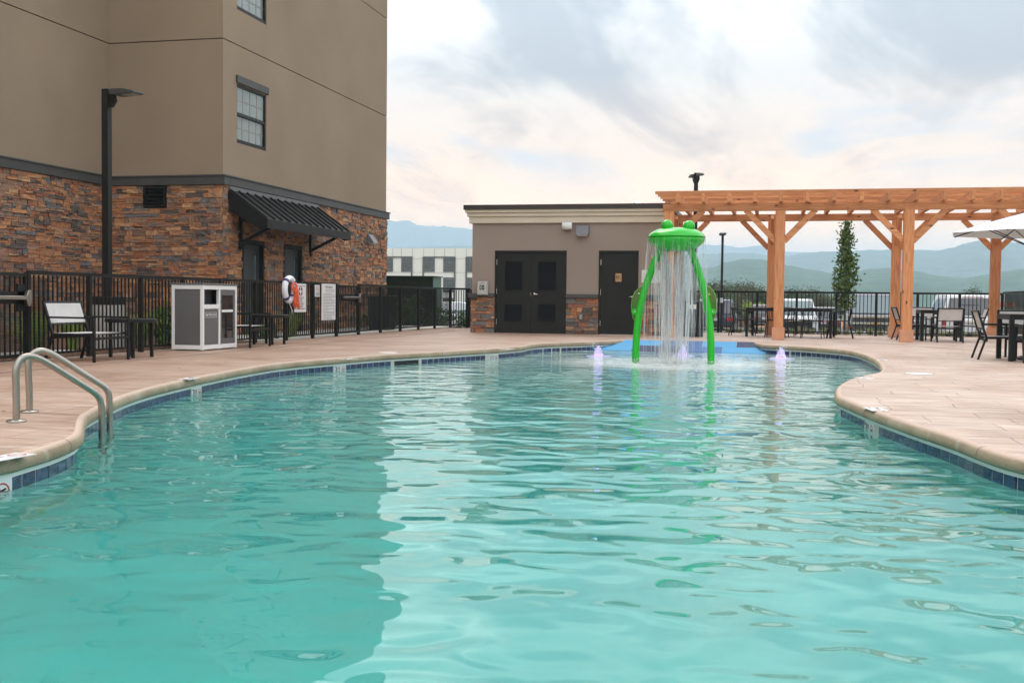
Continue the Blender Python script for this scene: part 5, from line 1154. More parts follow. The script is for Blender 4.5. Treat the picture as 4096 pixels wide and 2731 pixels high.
for k in range(225):
    a = rr.uniform(0, 2*math.pi); inner = rr.random() < .62; pts, rs = [], []; zb_ = WZ - .01
    if inner: r0 = RC*rr.uniform(.25,.80); zt_ = zr - .235 + .16*(r0/RC)**2; r1 = r0*rr.uniform(.55,1.0)
    else: r0 = RC*.985; zt_ = zr-.002; r1 = r0 + rr.choice((rr.uniform(.02,.11), rr.uniform(-.16,.02)))
    wr = rr.choice((.004,.006,.010,.016,.026)) * (1.15 if inner else .62); zend = zb_ if rr.random() < .7 else rr.uniform(-.1,1.1); ph_ = rr.uniform(0,6); a_d = rr.uniform(-.10,.10) if not inner else rr.uniform(-.4,.4)
    for t_ in np.linspace(0, 1, 11):
        z = zt_ + (zend-zt_)*t_**1.3; s = (zt_-z); rad = r0 + (r1-r0)*(1-math.exp(-s*2.6)) + .008*math.sin(9*t_+ph_); aa = a + a_d*t_ + .012*math.sin(6*t_+ph_)
        pts.append(Vector((Cc.x+rad*math.cos(aa), Cc.y+rad*math.sin(aa), z))); q = wr*(.35+.85*math.sin(math.pi*min(1,t_*.95+.05)))*(1+.25*math.sin(13*t_+ph_)); rs.append((q*.3, q))
    m.tube(pts, rs, 5, caps=False)
tag(m.build('falling_water', M_fall, None, smooth=True, fix=False), 'thin white strands of water falling round the green frog head', 'falling water', kind='stuff')
M_drop = mat('water_drops', (.85,.87,.88), .2, trans=.3); m = MB()
for k in range(900):
    a, r = rr.uniform(0,6.283), abs(rr.gauss(.55,.35)); z = WZ + abs(rr.gauss(0,.035)); s = rr.uniform(.002,.007); c_ = Vector((Cc.x+r*math.cos(a), Cc.y+r*math.sin(a), z))
    m.add([c_+Vector(v)*s for v in ((1,0,0),(-1,0,0),(0,1,0),(0,-1,0),(0,0,1.4),(0,0,-1.4))], [(0,2,4),(2,1,4),(1,3,4),(3,0,4),(2,0,5),(1,2,5),(3,1,5),(0,3,5)])
for c_, nm in ((LB,0),(RB,1)):
    for k in range(60): a = rr.uniform(0,6.283); r = rr.uniform(.05,.16); s = rr.uniform(.004,.012); q = Vector((c_.x+r*math.cos(a), c_.y+r*math.sin(a), WZ+rr.uniform(0,.07))); m.add([q+Vector(v)*s for v in ((1,0,0),(-1,0,0),(0,1,0),(0,-1,0),(0,0,1.4),(0,0,-1.4))], [(0,2,4),(2,1,4),(1,3,4),(3,0,4),(2,0,5),(1,2,5),(3,1,5),(0,3,5)])
tag(m.build('splash', M_drop, None, smooth=True, fix=False), 'spray and droplets on the water under the frog fountain', 'splash', kind='stuff')
# three lit bubblers
def bubbler(px, py, H, lb, seed):
    p = at(px, py, WZ); r_ = random.Random(seed); t = thing('bubbler', p, lb, 'bubbler', 'violet lit water bubblers')
    n, rings = 26, 12; vs = []
    for j in range(rings):
        f_ = j/(rings-1); z = -.02 + (H+.02)*f_; R_ = .050*(1-f_)**1.4 + .042*(1-f_**5) + .008
        if j == rings-1: R_ = .012
        for k in range(n): a = 2*math.pi*k/n; q = R_*(1+r_.uniform(-.10,.10)+.07*math.sin(3*a+seed+j*.6)); vs.append((p.x+q*math.cos(a), p.y+q*math.sin(a), p.z+z+(r_.uniform(-.02,.03) if j > 1 else 0)))
    m = MB(); m.add(vs, [(j*n+k, j*n+(k+1)%n, (j+1)*n+(k+1)%n, (j+1)*n+k) for j in range(rings-1) for k in range(n)] + [tuple((rings-1)*n+k for k in range(n))]); m.build('jet', M_jet, t, smooth=True)
    m = MB(); rr_ = [(.0001,.012),(.10,.012),(.18,.008),(.26,.004),(.31,-.004)]; vs = []
    for j, (R_, z) in enumerate([(a_*.8, b_) for a_, b_ in rr_]):
        for k in range(30): a = 2*math.pi*k/30; q = R_*(1+r_.uniform(-.12,.12)); vs.append((p.x+q*math.cos(a), p.y+q*math.sin(a), p.z+z+.003))
    m.add(vs, [(j*30+k, j*30+(k+1)%30, (j+1)*30+(k+1)%30, (j+1)*30+k) for j in range(4) for k in range(30)]); m.build('foam_ring', M_jetf, t, smooth=True)
    m = MB()
    for k in range(26):
        a = r_.uniform(0,6.28); q = r_.uniform(.0,.09); s = r_.uniform(.004,.009); c_ = Vector((p.x+q*math.cos(a), p.y+q*math.sin(a), p.z+H+r_.uniform(-.10,.05))); e_ = c_ + Vector((math.cos(a)*.03, math.sin(a)*.03, r_.uniform(-.02,.03))); m.tube([c_, e_], s, 5)
    m.build('droplets', M_drop, t, smooth=True)
M_jet = mat('lit_water_jet', (.66,.62,.92), .3, emis=((.40,.28,1.0), .30)); N, L, b = nodes(M_jet); b.inputs['Alpha'].default_value = .9
gz = N.new('ShaderNodeSeparateXYZ'); L.new(N.new('ShaderNodeNewGeometry').outputs['Position'], gz.inputs[0])
L.new(rnode(N, L, mth('MULTIPLY', mth('ADD', gz.outputs[2], .18), 3.0), [(0,.5),(.5,.2),(1,.0)]), b.inputs['Emission Strength']); L.new(rnode(N, L, mth('MULTIPLY', mth('ADD', gz.outputs[2], .18), 3.0), [(0,(.75,.35,.95)),(.35,(.40,.30,1.0)),(1,(.7,.75,1.0))]), b.inputs['Emission Color'])
M_jetf = mat('lit_foam', (.60,.56,.90), .4, emis=((.38,.30,1.0), .22)); b = nodes(M_jetf)[2]; b.inputs['Alpha'].default_value = .5
bubbler(2393, 1424, .18, 'violet lit bubbler jet left of the frog fountain', 1); bubbler(2731, 1422, .21, 'violet lit bubbler jet behind the frog fountain legs', 2); bubbler(3124, 1433, .19, 'violet lit bubbler jet right of the frog fountain', 3)

# ================================================================== CARS
def carmat(n, c, met=.0): return mat(n, c, .28, met, coat=.6, spec=.5)
M_tyre = mat('tyre', (.02,.02,.02), .8); M_rim = mat('alloy_rim', (.45,.45,.46), .3, .9); M_tail = mat('tail_light', (.42,.015,.02), .2, spec=.7); M_head = mat('head_light', (.55,.57,.60), .1, spec=.9)
M_cglass = mat('car_glass', (.20,.25,.255), .06, spec=.8); M_cglassd = mat('privacy_glass', (.045,.05,.062), .05, spec=.8); M_plast = mat('black_plastic', (.02,.02,.021), .6); M_amber = mat('amber_lens', (.55,.14,.02), .3); M_plate = mat('licence_plate', (.55,.57,.58), .5); M_gold = mat('gold_emblem', (.55,.30,.05), .3, .6)  # car_glass base colour is lightened to stand for reflected light
def car(name, loc, rz, kind, paint, label, W=1.92, Lc=4.75, H=1.72, front=True, group='vehicles parked beyond the fence', tail='std', glass=None, roofc=None):
    """x across, y lengthwise, nose at -y"""
    t = thing(name, (0,0,0), label, 'car' if kind != 'pickup' else 'pickup truck', group); h = W/2; l = Lc/2; zb = .28; belt = H*.60; gl_ = glass or M_cglass
    if kind == 'pickup': belt = 1.18
    # stations: y, half width, bottom, shoulder, belt
    if kind == 'sedan': hood, ws0, ws1, rw1, rw0 = .62*H, -l+1.35, -l+2.05, l-1.25, l-.55
    elif kind == 'pickup': hood, ws0, ws1, rw1, rw0 = 1.16, -l+1.45, -l+2.1, .75, .9
    else: hood, ws0, ws1, rw1, rw0 = .60*H, -l+1.15, -l+1.95, l-.42, l-.10
    def sect(hw, z0, z1, z2, k=.94): return [(-hw*.92,z0),(-hw,z0+.12),(-hw*1.0,z1*.72),(-hw*.985,z1),(-hw*k,z2),(hw*k,z2),(hw*.985,z1),(hw,z1*.72),(hw,z0+.12),(hw*.92,z0)]
    ys = [(-l, h*.80, zb+.08, hood*.72, hood*.86), (-l+.12, h*.93, zb, hood*.80, hood*.955), (-l+.45, h*.985, zb, hood*.86, hood), (ws0, h, zb, belt*.93, hood*1.02), (0, h, zb, belt*.95, belt), (l-.5, h*.99, zb, belt*.95, belt), (l-.12, h*.95, zb, belt*.93, belt*.99), (l, h*.86, zb+.1, belt*.82, belt*.90)]
    m = MB(); n = 10; vs = [(x, y, z) for (y, hw, z0, z1, z2) in ys for x, z in sect(hw, z0, z1, z2)]
    m.add(vs, [(j*n+k, j*n+(k+1)%n, (j+1)*n+(k+1)%n, (j+1)*n+k) for j in range(len(ys)-1) for k in range(n)] + [tuple(range(n)), tuple((len(ys)-1)*n+k for k in range(n))[::-1]])
    m.build('body', paint, t, smooth=True, bevel=.025, seg=2)
    tw = h*(.76 if kind == 'pickup' else .80); rows_ = [(ws0-.02, h*.90, belt*.97), (ws1, tw, H-.045), (ws1+.35, tw, H), (rw1-.2, tw*.985, H-.01), (rw1, tw*.96, H-.06), (rw0, h*.90, belt*.97)]
    m = MB(); vs = []
    for y, hw, z in rows_:
        vs += [(-hw, y, z), (-hw*.86, y, z+.03 if z > belt else z), (hw*.86, y, z+.03 if z > belt else z), (hw, y, z)]
    base_ = [(-h*.93, ws0, belt*.96), (h*.93, ws0, belt*.96), (-h*.93, rw0, belt*.96), (h*.93, rw0, belt*.96)]; b0 = len(vs); vs += base_
    fs = [(j*4+k, j*4+k+1, (j+1)*4+k+1, (j+1)*4+k) for j in range(5) for k in range(3)]
    fs += [tuple([b0] + [j*4 for j in range(6)] + [b0+2]), tuple([b0+1] + [j*4+3 for j in range(6)] + [b0+3])]
    m.add(vs, fs); m.build('cabin', roofc or paint, t, smooth=False, bevel=.02)
    def quad(nm, pts, mt, off): m = MB(); m.prism([Vector(p) for p in pts], off, (0,0,0)); m.build(nm, mt, t)
    k1, k2 = .08, .92
    def lerp(a, b_, f_): return tuple(a[i]+(b_[i]-a[i])*f_ for i in range(3))
    # windscreen and rear window
    a, b_, c_, d_ = (-h*.84, ws0-.0, belt*.985), (h*.84, ws0-.0, belt*.985), (tw*.90, ws1-.03, H-.05), (-tw*.90, ws1-.03, H-.05)
    quad('windscreen', [lerp(a,d_,.06), lerp(b_,c_,.06), lerp(b_,c_,.94), lerp(a,d_,.94)], gl_ if front else M_cglassd, (0,-.035,.025))
    a, b_, c_, d_ = (-h*.84, rw0, belt*.985), (h*.84, rw0, belt*.985), (tw*.88, rw1, H-.075), (-tw*.88, rw1, H-.075)
    quad('rear_window', [lerp(a,d_,.08), lerp(b_,c_,.08), lerp(b_,c_,.92), lerp(a,d_,.92)], M_cglassd, (0,.035,.012))
    for s in (-1, 1):
        x0, x1 = s*h*.905, s*tw*.995; cut = [(ws1-.35+.05, (ws1+rw1)/2-.05), ((ws1+rw1)/2+.05, rw1-.28)] if kind != 'pickup' else [(ws1-.3, .55)]
        for c0_, c1_ in cut: quad('side_window', [(x0, c0_, belt*1.0+.02), (x0, c1_+.1, belt*1.0+.02), (x1, c1_, H-.12), (x1, max(c0_+.25, ws1-.05), H-.12)], M_cglassd if kind == 'suv' else M_cglass, (s*.012,0,.004))
        mr = MB(); mr.box(s*(h+.02), ws0+.35, belt*.98, s*(h+.2), ws0+.47, belt*.98+.17); mr.build('mirror', M_plast if kind != 'sedan' else paint, t, bevel=.02)
        for y in (-l+.9, l-.95):
            m = MB(); m.tube([(s*(h-.24), y, .34), (s*(h+.005), y, .34)], .34, 24); wh = m.build('wheel', M_tyre, t); m = MB(); m.tube([(s*(h-.02), y, .34), (s*(h+.012), y, .34)], .22, 16); m.build('rim', M_rim, wh)
    if kind == 'pickup': m = MB(); m.box(-h*.9, .95, .9, h*.9, l-.03, belt+.04); m.build('bed', paint, t)
    if front:
        for s in (-1, 1): m = MB(); m.box(s*h*.62, -l-.005, hood*.70, s*h*.93, -l+.12, hood*.86); hd = m.build('headlight', M_head, t, bevel=.02); 
    for s in (-1, 1):
        if tail == 'wide': m = MB(); m.box(s*h*.52, l-.05, belt*.74, s*h*.93, l+.02, belt*.83)
        elif tail == 'tall': m = MB(); m.box(s*h*.86, l-.12, belt*.62, s*h*.985, l+.005, belt*1.02)
        else: m = MB(); m.box(s*h*.60, l-.06, belt*.68, s*h*.95, l+.015, belt*.86)
        m.build('taillight', M_tail, t, bevel=.02)
    bp = MB(); bp.box(-h*.88, l-.05, .36, h*.88, l+.06, .60); bp.build('rear_bumper', M_plast if kind != 'pickup' else M_chrome, t, bevel=.03); bp = MB(); bp.box(-h*.86, -l-.05, .34, h*.86, -l+.05, .58); bp.build('front_bumper', M_plast if kind == 'suv' else paint, t, bevel=.03)
    box('licence_plate', M_plate, t, -.155, l+.0, belt*.70, .155, l+.015, belt*.70+.15)
    t.location = loc; t.rotation_euler = (0,0,rz); return t, l, h, belt, hood
def gz_(y): return ground_z(0, y) + .03
P_navy, P_brown, P_white, P_silver, P_pearl, P_dk, P_red = carmat('navy_paint', (.018,.028,.055)), carmat('brown_grey_paint', (.115,.085,.08), .3), carmat('white_car_paint', (.72,.73,.74)), carmat('silver_grey_paint', (.16,.15,.175), .3), carmat('pearl_white_paint', (.68,.66,.60)), carmat('charcoal_paint', (.03,.03,.035)), carmat('dark_red_paint', (.2,.02,.02))
def cpos(px, Y): q = onp(px, 1300, 1, Y); return (q.x, Y, gz_(Y))
def child(nm, mb, mt, t, bev=0):
    o = mb.build(nm, mt, None, bevel=bev); o.parent = t; return o
t, l, h, belt, hood = car('parked_suv', cpos(2867, 57), 0, 'suv', P_navy, 'dark navy SUV seen from behind, left of the long table', H=1.78, W=2.0, front=True)
t.rotation_euler = (0,0,math.pi)
t.rotation_euler = (0,0,math.pi)
m = MB(); m.box(-.75, l+.06, .36, .75, l+.09, .42); child('bumper_chrome', m, M_chrome, t); m = MB(); m.box(-.28, l+.0, belt*.86, .28, l+.025, belt*.92); child('trim_strip', m, M_chrome, t); m = MB(); m.box(-.06, l+.02, belt*.92, .06, l+.04, belt*.97); child('emblem', m, M_tail, t)
for s in (-1,1): m = MB(); m.bar((s*.72,-1.2,1.83),(s*.72,1.7,1.83),.04,.04); child('roof_rail', m, M_plast, t)
t, l, h, belt, hood = car('parked_suv', cpos(3057, 76), math.pi, 'suv', P_brown, 'brown grey SUV with red tail lights behind the long table', H=1.66, W=1.92, tail='wide')
m = MB(); m.box(-.5, l+.06, .42, .5, l+.085, .46); child('bumper_chrome', m, M_chrome, t)
t, l, h, belt, hood = car('parked_suv', cpos(3176, 50.5), 0, 'suv', P_white, 'white SUV facing the pool with oval emblem on its dark grille', H=1.78, W=1.97)
g1 = MB(); g1.box(-.72, -l-.07, .58, .72, -l-.02, .92); child('grille', g1, M_plast, t, .02)
for k in range(4): m = MB(); m.box(-.68, -l-.085, .64+.065*k, .68, -l-.07, .665+.065*k); child('grille_bar', m, M_chrome if k == 3 else M_louv, t)
m = MB(); m.tube([Vector((.15*math.cos(a), -l-.10, .95+.10*math.sin(a))) for a in np.linspace(0,2*math.pi,25)], .014, 6, caps=False); m.tube([Vector((.055*math.cos(a), -l-.10, .95+.09*math.sin(a))) for a in np.linspace(0,2*math.pi,19)], .010, 5, caps=False); m.tube([Vector((.12*math.cos(a), -l-.10, .985+.04*math.sin(a))) for a in np.linspace(0,2*math.pi,19)], .010, 5, caps=False); child('emblem', m, M_chrome, t)
m = MB(); m.box(-.7, -l-.08, .30, .7, -l-.04, .52); child('lower_grille', m, M_louv, t); m = MB(); m.box(-.85, -l-.09, .20, .85, -l-.05, .29); child('skid_plate', m, M_white, t)
for s in (-1,1): m = MB(); m.bar((s*.70,-.9,1.84),(s*.70,1.7,1.84),.04,.05); child('roof_rail', m, M_plast, t)
t, l, h, belt, hood = car('parked_sedan', cpos(3285, 62), math.pi, 'sedan', P_dk, 'dark sedan with a thin red tail light strip behind the long table', H=1.48, W=1.84, Lc=4.7, tail='wide')
m = MB(); m.box(-.8, l+.005, belt*.80, .8, l+.025, belt*.84); child('light_strip', m, M_tail, t)
t, l, h, belt, hood = car('parked_pickup', cpos(3487, 44.5), -.04, 'pickup', P_silver, 'silver grey pickup with wide chrome and black grille and gold emblem', H=1.93, W=2.06, Lc=5.8)
zg = .62; g1 = MB(); g1.box(-.80, -l-.06, zg-.0, .80, -l+.0, 1.14); child('grille', g1, M_louv, t, .02)
m = MB(); m.box(-.98, -l-.10, 1.06, .98, -l-.05, 1.15); m.box(-.98, -l-.11, .82, .98, -l-.05, .90); child('chrome_bar', m, M_chrome, t, .01)
for r_ in range(2):
    for k in range(9): m = MB(); x = -.72+.18*k; z = .66 + r_*.25; m.box(x-.075, -l-.08, z, x+.075, -l-.062, z+.035); m.box(x-.075, -l-.08, z+.07, x+.075, -l-.062, z+.105); child('grille_mesh', m, M_flash, t)
m = MB(); c_ = Vector((0,-l-.12,.86)); m.prism([c_+Vector(q) for q in ((-.16,0,-.03),(-.05,0,-.03),(-.05,0,-.055),(.06,0,-.055),(.05,0,-.03),(.15,0,-.03),(.16,0,.03),(.05,0,.03),(.05,0,.055),(-.06,0,.055),(-.05,0,.03),(-.15,0,.03))], (0,-.015,0), (0,0,0)); child('emblem', m, M_gold, t)
for s in (-1,1):
    m = MB(); m.box(s*.80, -l-.07, .93, s*1.0, -l+.1, 1.05); child('headlight', m, M_head, t, .02); m = MB(); m.box(s*.80, -l-.07, .68, s*.99, -l+.1, .76); child('marker_light', m, M_amber, t, .01)
m = MB(); m.box(-.98, -l-.16, .36, .98, -l-.02, .56); child('chrome_bumper', m, M_chrome, t, .03)
t, l, h, belt, hood = car('parked_suv', cpos(3838, 45), math.pi, 'suv', P_white, 'large white SUV seen from behind between the right pergola posts', H=1.95, W=2.05, Lc=5.4, tail='tall')
m = MB(); m.box(-.35, l+.0, 1.84, .35, l+.02, 1.87); child('brake_light', m, M_tail, t); m = MB(); m.box(-.42, l+.01, .92, .42, l+.04, .97); child('tailgate_trim', m, M_chrome, t)
t, l, h, belt, hood = car('parked_sedan', cpos(3600, 60), .3, 'sedan', P_silver, 'small grey car seen between the two middle pergola posts', H=1.5, W=1.85)
for px, Y, p_, lb in ((1755, 62, P_white, 'white car behind the side fence near the green enclosure'), (1850, 58, P_white, 'white car with red tail light behind the small gate'), (1800, 74, P_silver, 'grey car in the far row behind the side fence')):
    car('parked_sedan', cpos(px, Y), 1.45 if px != 1850 else math.pi/2+.1, 'sedan', p_, lb, H=1.5, W=1.85)

# ================================================================== PLANTS
def grass_mesh(seed, n, h, sp, wd, arch, name, mt):
    r = random.Random(seed); m = MB()
    for k in range(n):
        a = r.uniform(0,6.283); q = r.uniform(0,.06); x, y = q*math.cos(a), q*math.sin(a); a += r.uniform(-.5,.5); hh = h*r.uniform(.55,1.1); s = sp*r.uniform(.3,1.1); d = Vector((math.cos(a),math.sin(a),0)); side_ = Vector((-d.y,d.x,0)); vs = []; nn = 5
        for j in range(nn):
            f_ = j/(nn-1); p = Vector((x,y,0)) + d*(s*f_**1.6) + Vector((0,0,hh*(f_ - arch*f_**3))); ww = wd*(1-f_*.85); vs += [p-side_*ww, p+side_*ww]
        m.add(vs, [(2*j,2*j+1,2*j+3,2*j+2) for j in range(nn-1)])
    me = m.mesh(name); me.materials.append(mt); return me
GR = [grass_mesh(i, 190, .75, .42, .006, .25, 'grass_blades', M_grass) for i in range(3)]; LR = [grass_mesh(20+i, 130, .40, .30, .006, .45, 'grass_blades', M_liri) for i in range(3)]
def leafy(seed, n, rx_, ry_, rz_, lf, name, mt, jag=.25, shape='ball', cl=0):
    r = random.Random(seed); m = MB(); cs = []
    for k in range(cl or 24):
        if shape == 'ball': v = Vector((r.gauss(0,1), r.gauss(0,1), r.gauss(0,1))).normalized()*r.uniform(.25,1)**.5; cs.append((Vector((v.x*rx_, v.y*ry_, rz_+v.z*rz_)), .30*min(rx_, rz_)))
        elif shape == 'column':
            f_ = r.random(); wr = (.10+.92*((.45+.55*f_/.28) if f_ < .28 else max(0,1-(f_-.28)/.72)**1.05))*rx_; a = r.uniform(0,6.28); q = wr*r.uniform(.2,1); cs.append((Vector((q*math.cos(a), q*math.sin(a), 2*rz_*f_)), .10*rx_+.06))
    for k in range(n):
        c_, cr = r.choice(cs); v = Vector((r.gauss(0,1), r.gauss(0,1), r.gauss(0,1)))*cr*.75; p = c_+v; s = lf*r.uniform(.6,1.3)
        d = Vector((r.gauss(0,1), r.gauss(0,1), r.gauss(.4,.8))).normalized(); u = d.cross(Vector((r.gauss(0,1), r.gauss(0,1), r.gauss(0,1)))).normalized()
        m.add([p, p+d*s*.5+u*s*.24, p+d*s, p+d*s*.5-u*s*.24], [(0,1,2,3)])
    me = m.mesh(name); me.materials.append(mt); return me
def tree(loc, h, w_, me, trunk_r, label, name='tree', group=None, crown0=.25, mt=None, sc=None):
    t = thing(name, loc, label, 'tree', group); x, y, z = loc; r = random.Random(int(x*10)+int(y))
    m = MB(); pts = [Vector((x,y,z-.2)), Vector((x+.01*h*r.uniform(-1,1),y,z+h*.4)), Vector((x+.02*h*r.uniform(-1,1),y,z+h*.8)), Vector((x,y,z+h*.96))]; m.tube(pts, [trunk_r, trunk_r*.7, trunk_r*.35, trunk_r*.1], 8)
    for k in range(9): f_ = .3+.06*k; a = r.uniform(0,6.28); o = pts[0].lerp(pts[3], f_); m.tube([o, o+Vector((math.cos(a)*w_*.35*(1-f_)*1.4, math.sin(a)*w_*.35*(1-f_)*1.4, h*.14))], [trunk_r*.3, trunk_r*.08], 5)
    m.build('trunk', M_bark, t, fix=False)
    o = inst('crown', me, t, (x, y, z+h*crown0), (0,0,r.uniform(0,6)), sc or (w_/2, w_/2, h*(1-crown0)/2)); return t
# grasses behind the side fence
k = 0
side_spots = [(215,'green ornamental grass clump behind the left gate'),(330,'green ornamental grass clump behind the left sling armchair'),(150,'green ornamental grass clump behind the perforated gate'),(40,'green ornamental grass clump at the left picture edge'),(520,'tall pale green grass clump between the lamp post and the towel cabinet'),(600,'tall green grass clump just left of the towel cabinet'),(450,'green grass clump at the foot of the lamp post')]
for px, lb in side_spots:
    Y = onp(px, 1300, 0, -11.55).y; X = (-10.4 if px in (330,450,520,600) else -11.4) + .2*math.sin(px); g_ = inst('ornamental_grass', GR[k % 3], None, (X, Y, -.012), (0,0,k*1.3), (1.15,1.15,1.12)); tag(g_, lb, 'plant', 'ornamental grasses behind the side fence'); k += 1
for px, X, lb in ((1155,-10.2,'green ornamental grass clump behind the fence below the ring buoy'), (1175,-10.45,'green ornamental grass clump behind the ring buoy sign')):
    Y = onp(px, 1300, 0, X).y; g_ = inst('ornamental_grass', GR[k % 3], None, (X, Y, -.012), (0,0,k), (.8,.8,1)); tag(g_, lb, 'plant', 'ornamental grasses behind the side fence'); k += 1
SH = [leafy(40+i, 700, .34, .34, .24, .075, 'shrub_foliage', M_shrub) for i in range(2)]
for i, (px, X, s, lb) in enumerate(((655,-10.2,1.1,'leafy low plant just left of the towel cabinet behind the fence'), (1030,-10.3,.6,'small low plant behind the fence under the round side table'), (1090,-10.2,.55,'small low plant behind the fence left of the ring buoy'), (1585,-10.9,.7,'small leafy plant behind the fence right of the black bin'), (1470,-11.0,.7,'small leafy plant behind the fence by the second gate'), (1650,-11.6,1.7,'rounded leafy shrub in front of the green enclosure'),(1760,-10.3,1.0,'loose green shrub behind the bending fence'),(1832,-9.6,.9,'loose green shrub beside the small gate'))):
    Y = onp(px, 1300, 0, X).y; g_ = inst('low_shrub', SH[i % 2], None, (X, Y, -.02), (0,0,i), (s,s,s*1.25)); tag(g_, lb, 'plant', 'low shrubs behind the side fence')
rr = random.Random(8)
for i in range(24):
    px = 2895 + i*44 + rr.uniform(-9, 9); x, y, _ = bf(px); X = x + .1; Y = y + .75 + rr.uniform(-.15,.25); s = rr.uniform(.75,1.1)
    g_ = inst('border_grass', LR[i % 3], None, (X, Y, ground_z(X, Y)), (0,0,i*2.1), (s,s,s)); where = ['left of the long table', 'behind the long table', 'left of the narrow tree', 'at the foot of the narrow tree', 'right of the narrow tree', 'behind the sling armchairs', 'near the fence corner']
    tag(g_, 'clump of pale striped border grass growing beyond the back fence', 'plant', 'striped border grasses beyond the back fence')
M_col = leafy(60, 2900, .46, .44, 1.35, .125, 'column_foliage', M_leaf, shape='column', cl=260)
q = onp(3378, 1300, 1, 33.2); gzt = ground_z(q.x, 33.2); top = onp(3378, 893, 1, 33.2).z
t = tree((q.x, 33.2, gzt), top-gzt, .8, M_col, .035, 'narrow upright young tree with bright green leaves beyond the back fence', 'columnar_tree', crown0=.26, sc=(.86, .86, (top-gzt)*.74/2.7))
# far trees
CR_ = [leafy(70+i, 7000, 1, 1, 1, .115, 'tree_foliage', m_, cl=42) for i, m_ in enumerate((M_far, M_far, M_farw))]
rr = random.Random(21)
far = [(2855,1142,95),(2885,1150,100),(2910,1147,104),(2950,1153,98),(2985,1143,102),(2998,1150,96),(2880,1185,88),(2925,1190,90),(2965,1192,86),(3010,1168,99),(3050,1172,94),(3068,1178,106),(3100,1180,100),(3155,1170,92),(3185,1176,97),(3215,1178,90),(3262,1172,94),(3290,1185,88),(3315,1200,100),(2830,1160,92),(2800,1165,97),(3450,1222,110),(3120,1188,90)]
words_ = ['tall dark broad', 'dense green', 'loose brownish', 'rounded green', 'broad topped', 'leaning dark', 'small bushy', 'full green']
far_lab = ['tall dark flat topped tree right behind the frog fountain leg', 'tall dark tree just left of the far lamp post', 'lower brownish tree right of the far lamp post', 'dark tree whose crown dips between two taller ones', 'broad topped brown green tree left of the second pergola post',
 'rounded tree touching the broad topped one on its right', 'mid green tree directly above the navy SUV', 'leafy green tree right of the navy SUV', 'dense green tree behind the long table chair', 'lacy conifer like tree above the bright lime bush', 'open branched pine left of the second pergola post', 'green tree mostly hidden by the second pergola post',
 'dark tree just behind the second pergola post', 'green tree behind the roof of the oval emblem SUV, left part', 'rounded tree over the middle of the oval emblem SUV', 'full green tree over the right of the oval emblem SUV', 'tree just right of the oval emblem SUV roof', 'darker tree left of the narrow upright tree', 'low grey green tree fading out behind the narrow tree',
 'dark tree seen through the falling water on its right', 'dark tree hidden behind the falling water strands', 'lowest far tree behind the silver grey pickup', 'small tree low behind the second pergola post']
for i, (px, py, Y) in enumerate(far):
    q = onp(px, py, 1, Y); gz0 = -1.2; h_ = q.z - gz0; wd = h_*rr.uniform(.75,1.0)
    tree((q.x, Y, gz0), h_, wd, CR_[i % 3 if i not in (0,4,5) else 2], .12, far_lab[i], 'woodland_tree', 'trees beyond the parking lot', crown0=.10)
lime = leafy(90, 1500, .8, .8, .55, .10, 'lime_foliage', M_lime, cl=30); q = onp(3012, 1215, 1, 84); o = inst('lime_bush', lime, None, (q.x, 84, q.z-1.1), (0,0,0), (1.2,1.2,1.1)); tag(o, 'bright yellow green bush behind the brown grey SUV', 'bush')
for i,(px, py, Y) in enumerate(((3885,1170,60),(3925,1208,58))):
    q = onp(px, py, 1, Y); tree((q.x, Y, gz_(Y)), q.z-gz_(Y), 1.3, CR_[0], .05, ['thin young tree rising behind the large white SUV','small sapling right of the large white SUV'][i], 'young_tree', crown0=.3)
# red clay mound, orange barrier
m = MB(); q = onp(2975, 1268, 1, 90); vs = []; nn = 16
for j in range(nn):
    for i in range(nn*3):
        x = q.x-12+24*i/(nn*3-1); y = 86+8*j/(nn-1); e_ = abs(math.sin(math.pi*i/(nn*3-1)))**.6*math.sin(math.pi*j/(nn-1)); vs.append((x, y, -1.35+1.15*e_*(.75+.5*rr.random()*.5)))
m.add(vs, [(j*nn*3+i, j*nn*3+i+1, (j+1)*nn*3+i+1, (j+1)*nn*3+i) for j in range(nn-1) for i in range(nn*3-1)]); o = m.build('clay_mound', mat('red_clay', (.42,.20,.11), .95, var=.3, vs=2)); tag(o, 'low mound of reddish clay beyond the navy SUV', 'mound')
bt = thing('orange_barrier', onp(3960,1225,1,70), 'orange and white barrier rail far behind the large white SUV', 'barrier'); a, b_ = onp(3912,1208,1,70), onp(4070,1204,1,70)
m = MB(); m.box(a.x, 69.95, a.z-.28, b_.x, 70, a.z); m.build('board', mat('barrier_orange', (.75,.16,.05), .6), bt)
for k in range(5): x = a.x + (b_.x-a.x)*(k+.5)/5; box('stripe', M_white, bt, x-.06, 69.93, a.z-.26, x+.10, 69.949, a.z-.02); 
for x in (a.x+.1, b_.x-.1): box('leg', M_white, bt, x-.05, 70.01, -1.2, x+.05, 70.08, a.z)
q = onp(3821, 1176, 1, 66); t = thing('traffic_drum', (q.x, 66, -.9), 'orange post showing above the roof of the large white SUV', 'marker post'); box('post', bpy.data.materials['barrier_orange'], t, q.x-.09, 65.9, -1, q.x+.09, 66.1, q.z); box('band', M_white, t, q.x-.095, 65.89, q.z-.25, q.x+.095, 66.11, q.z-.15)

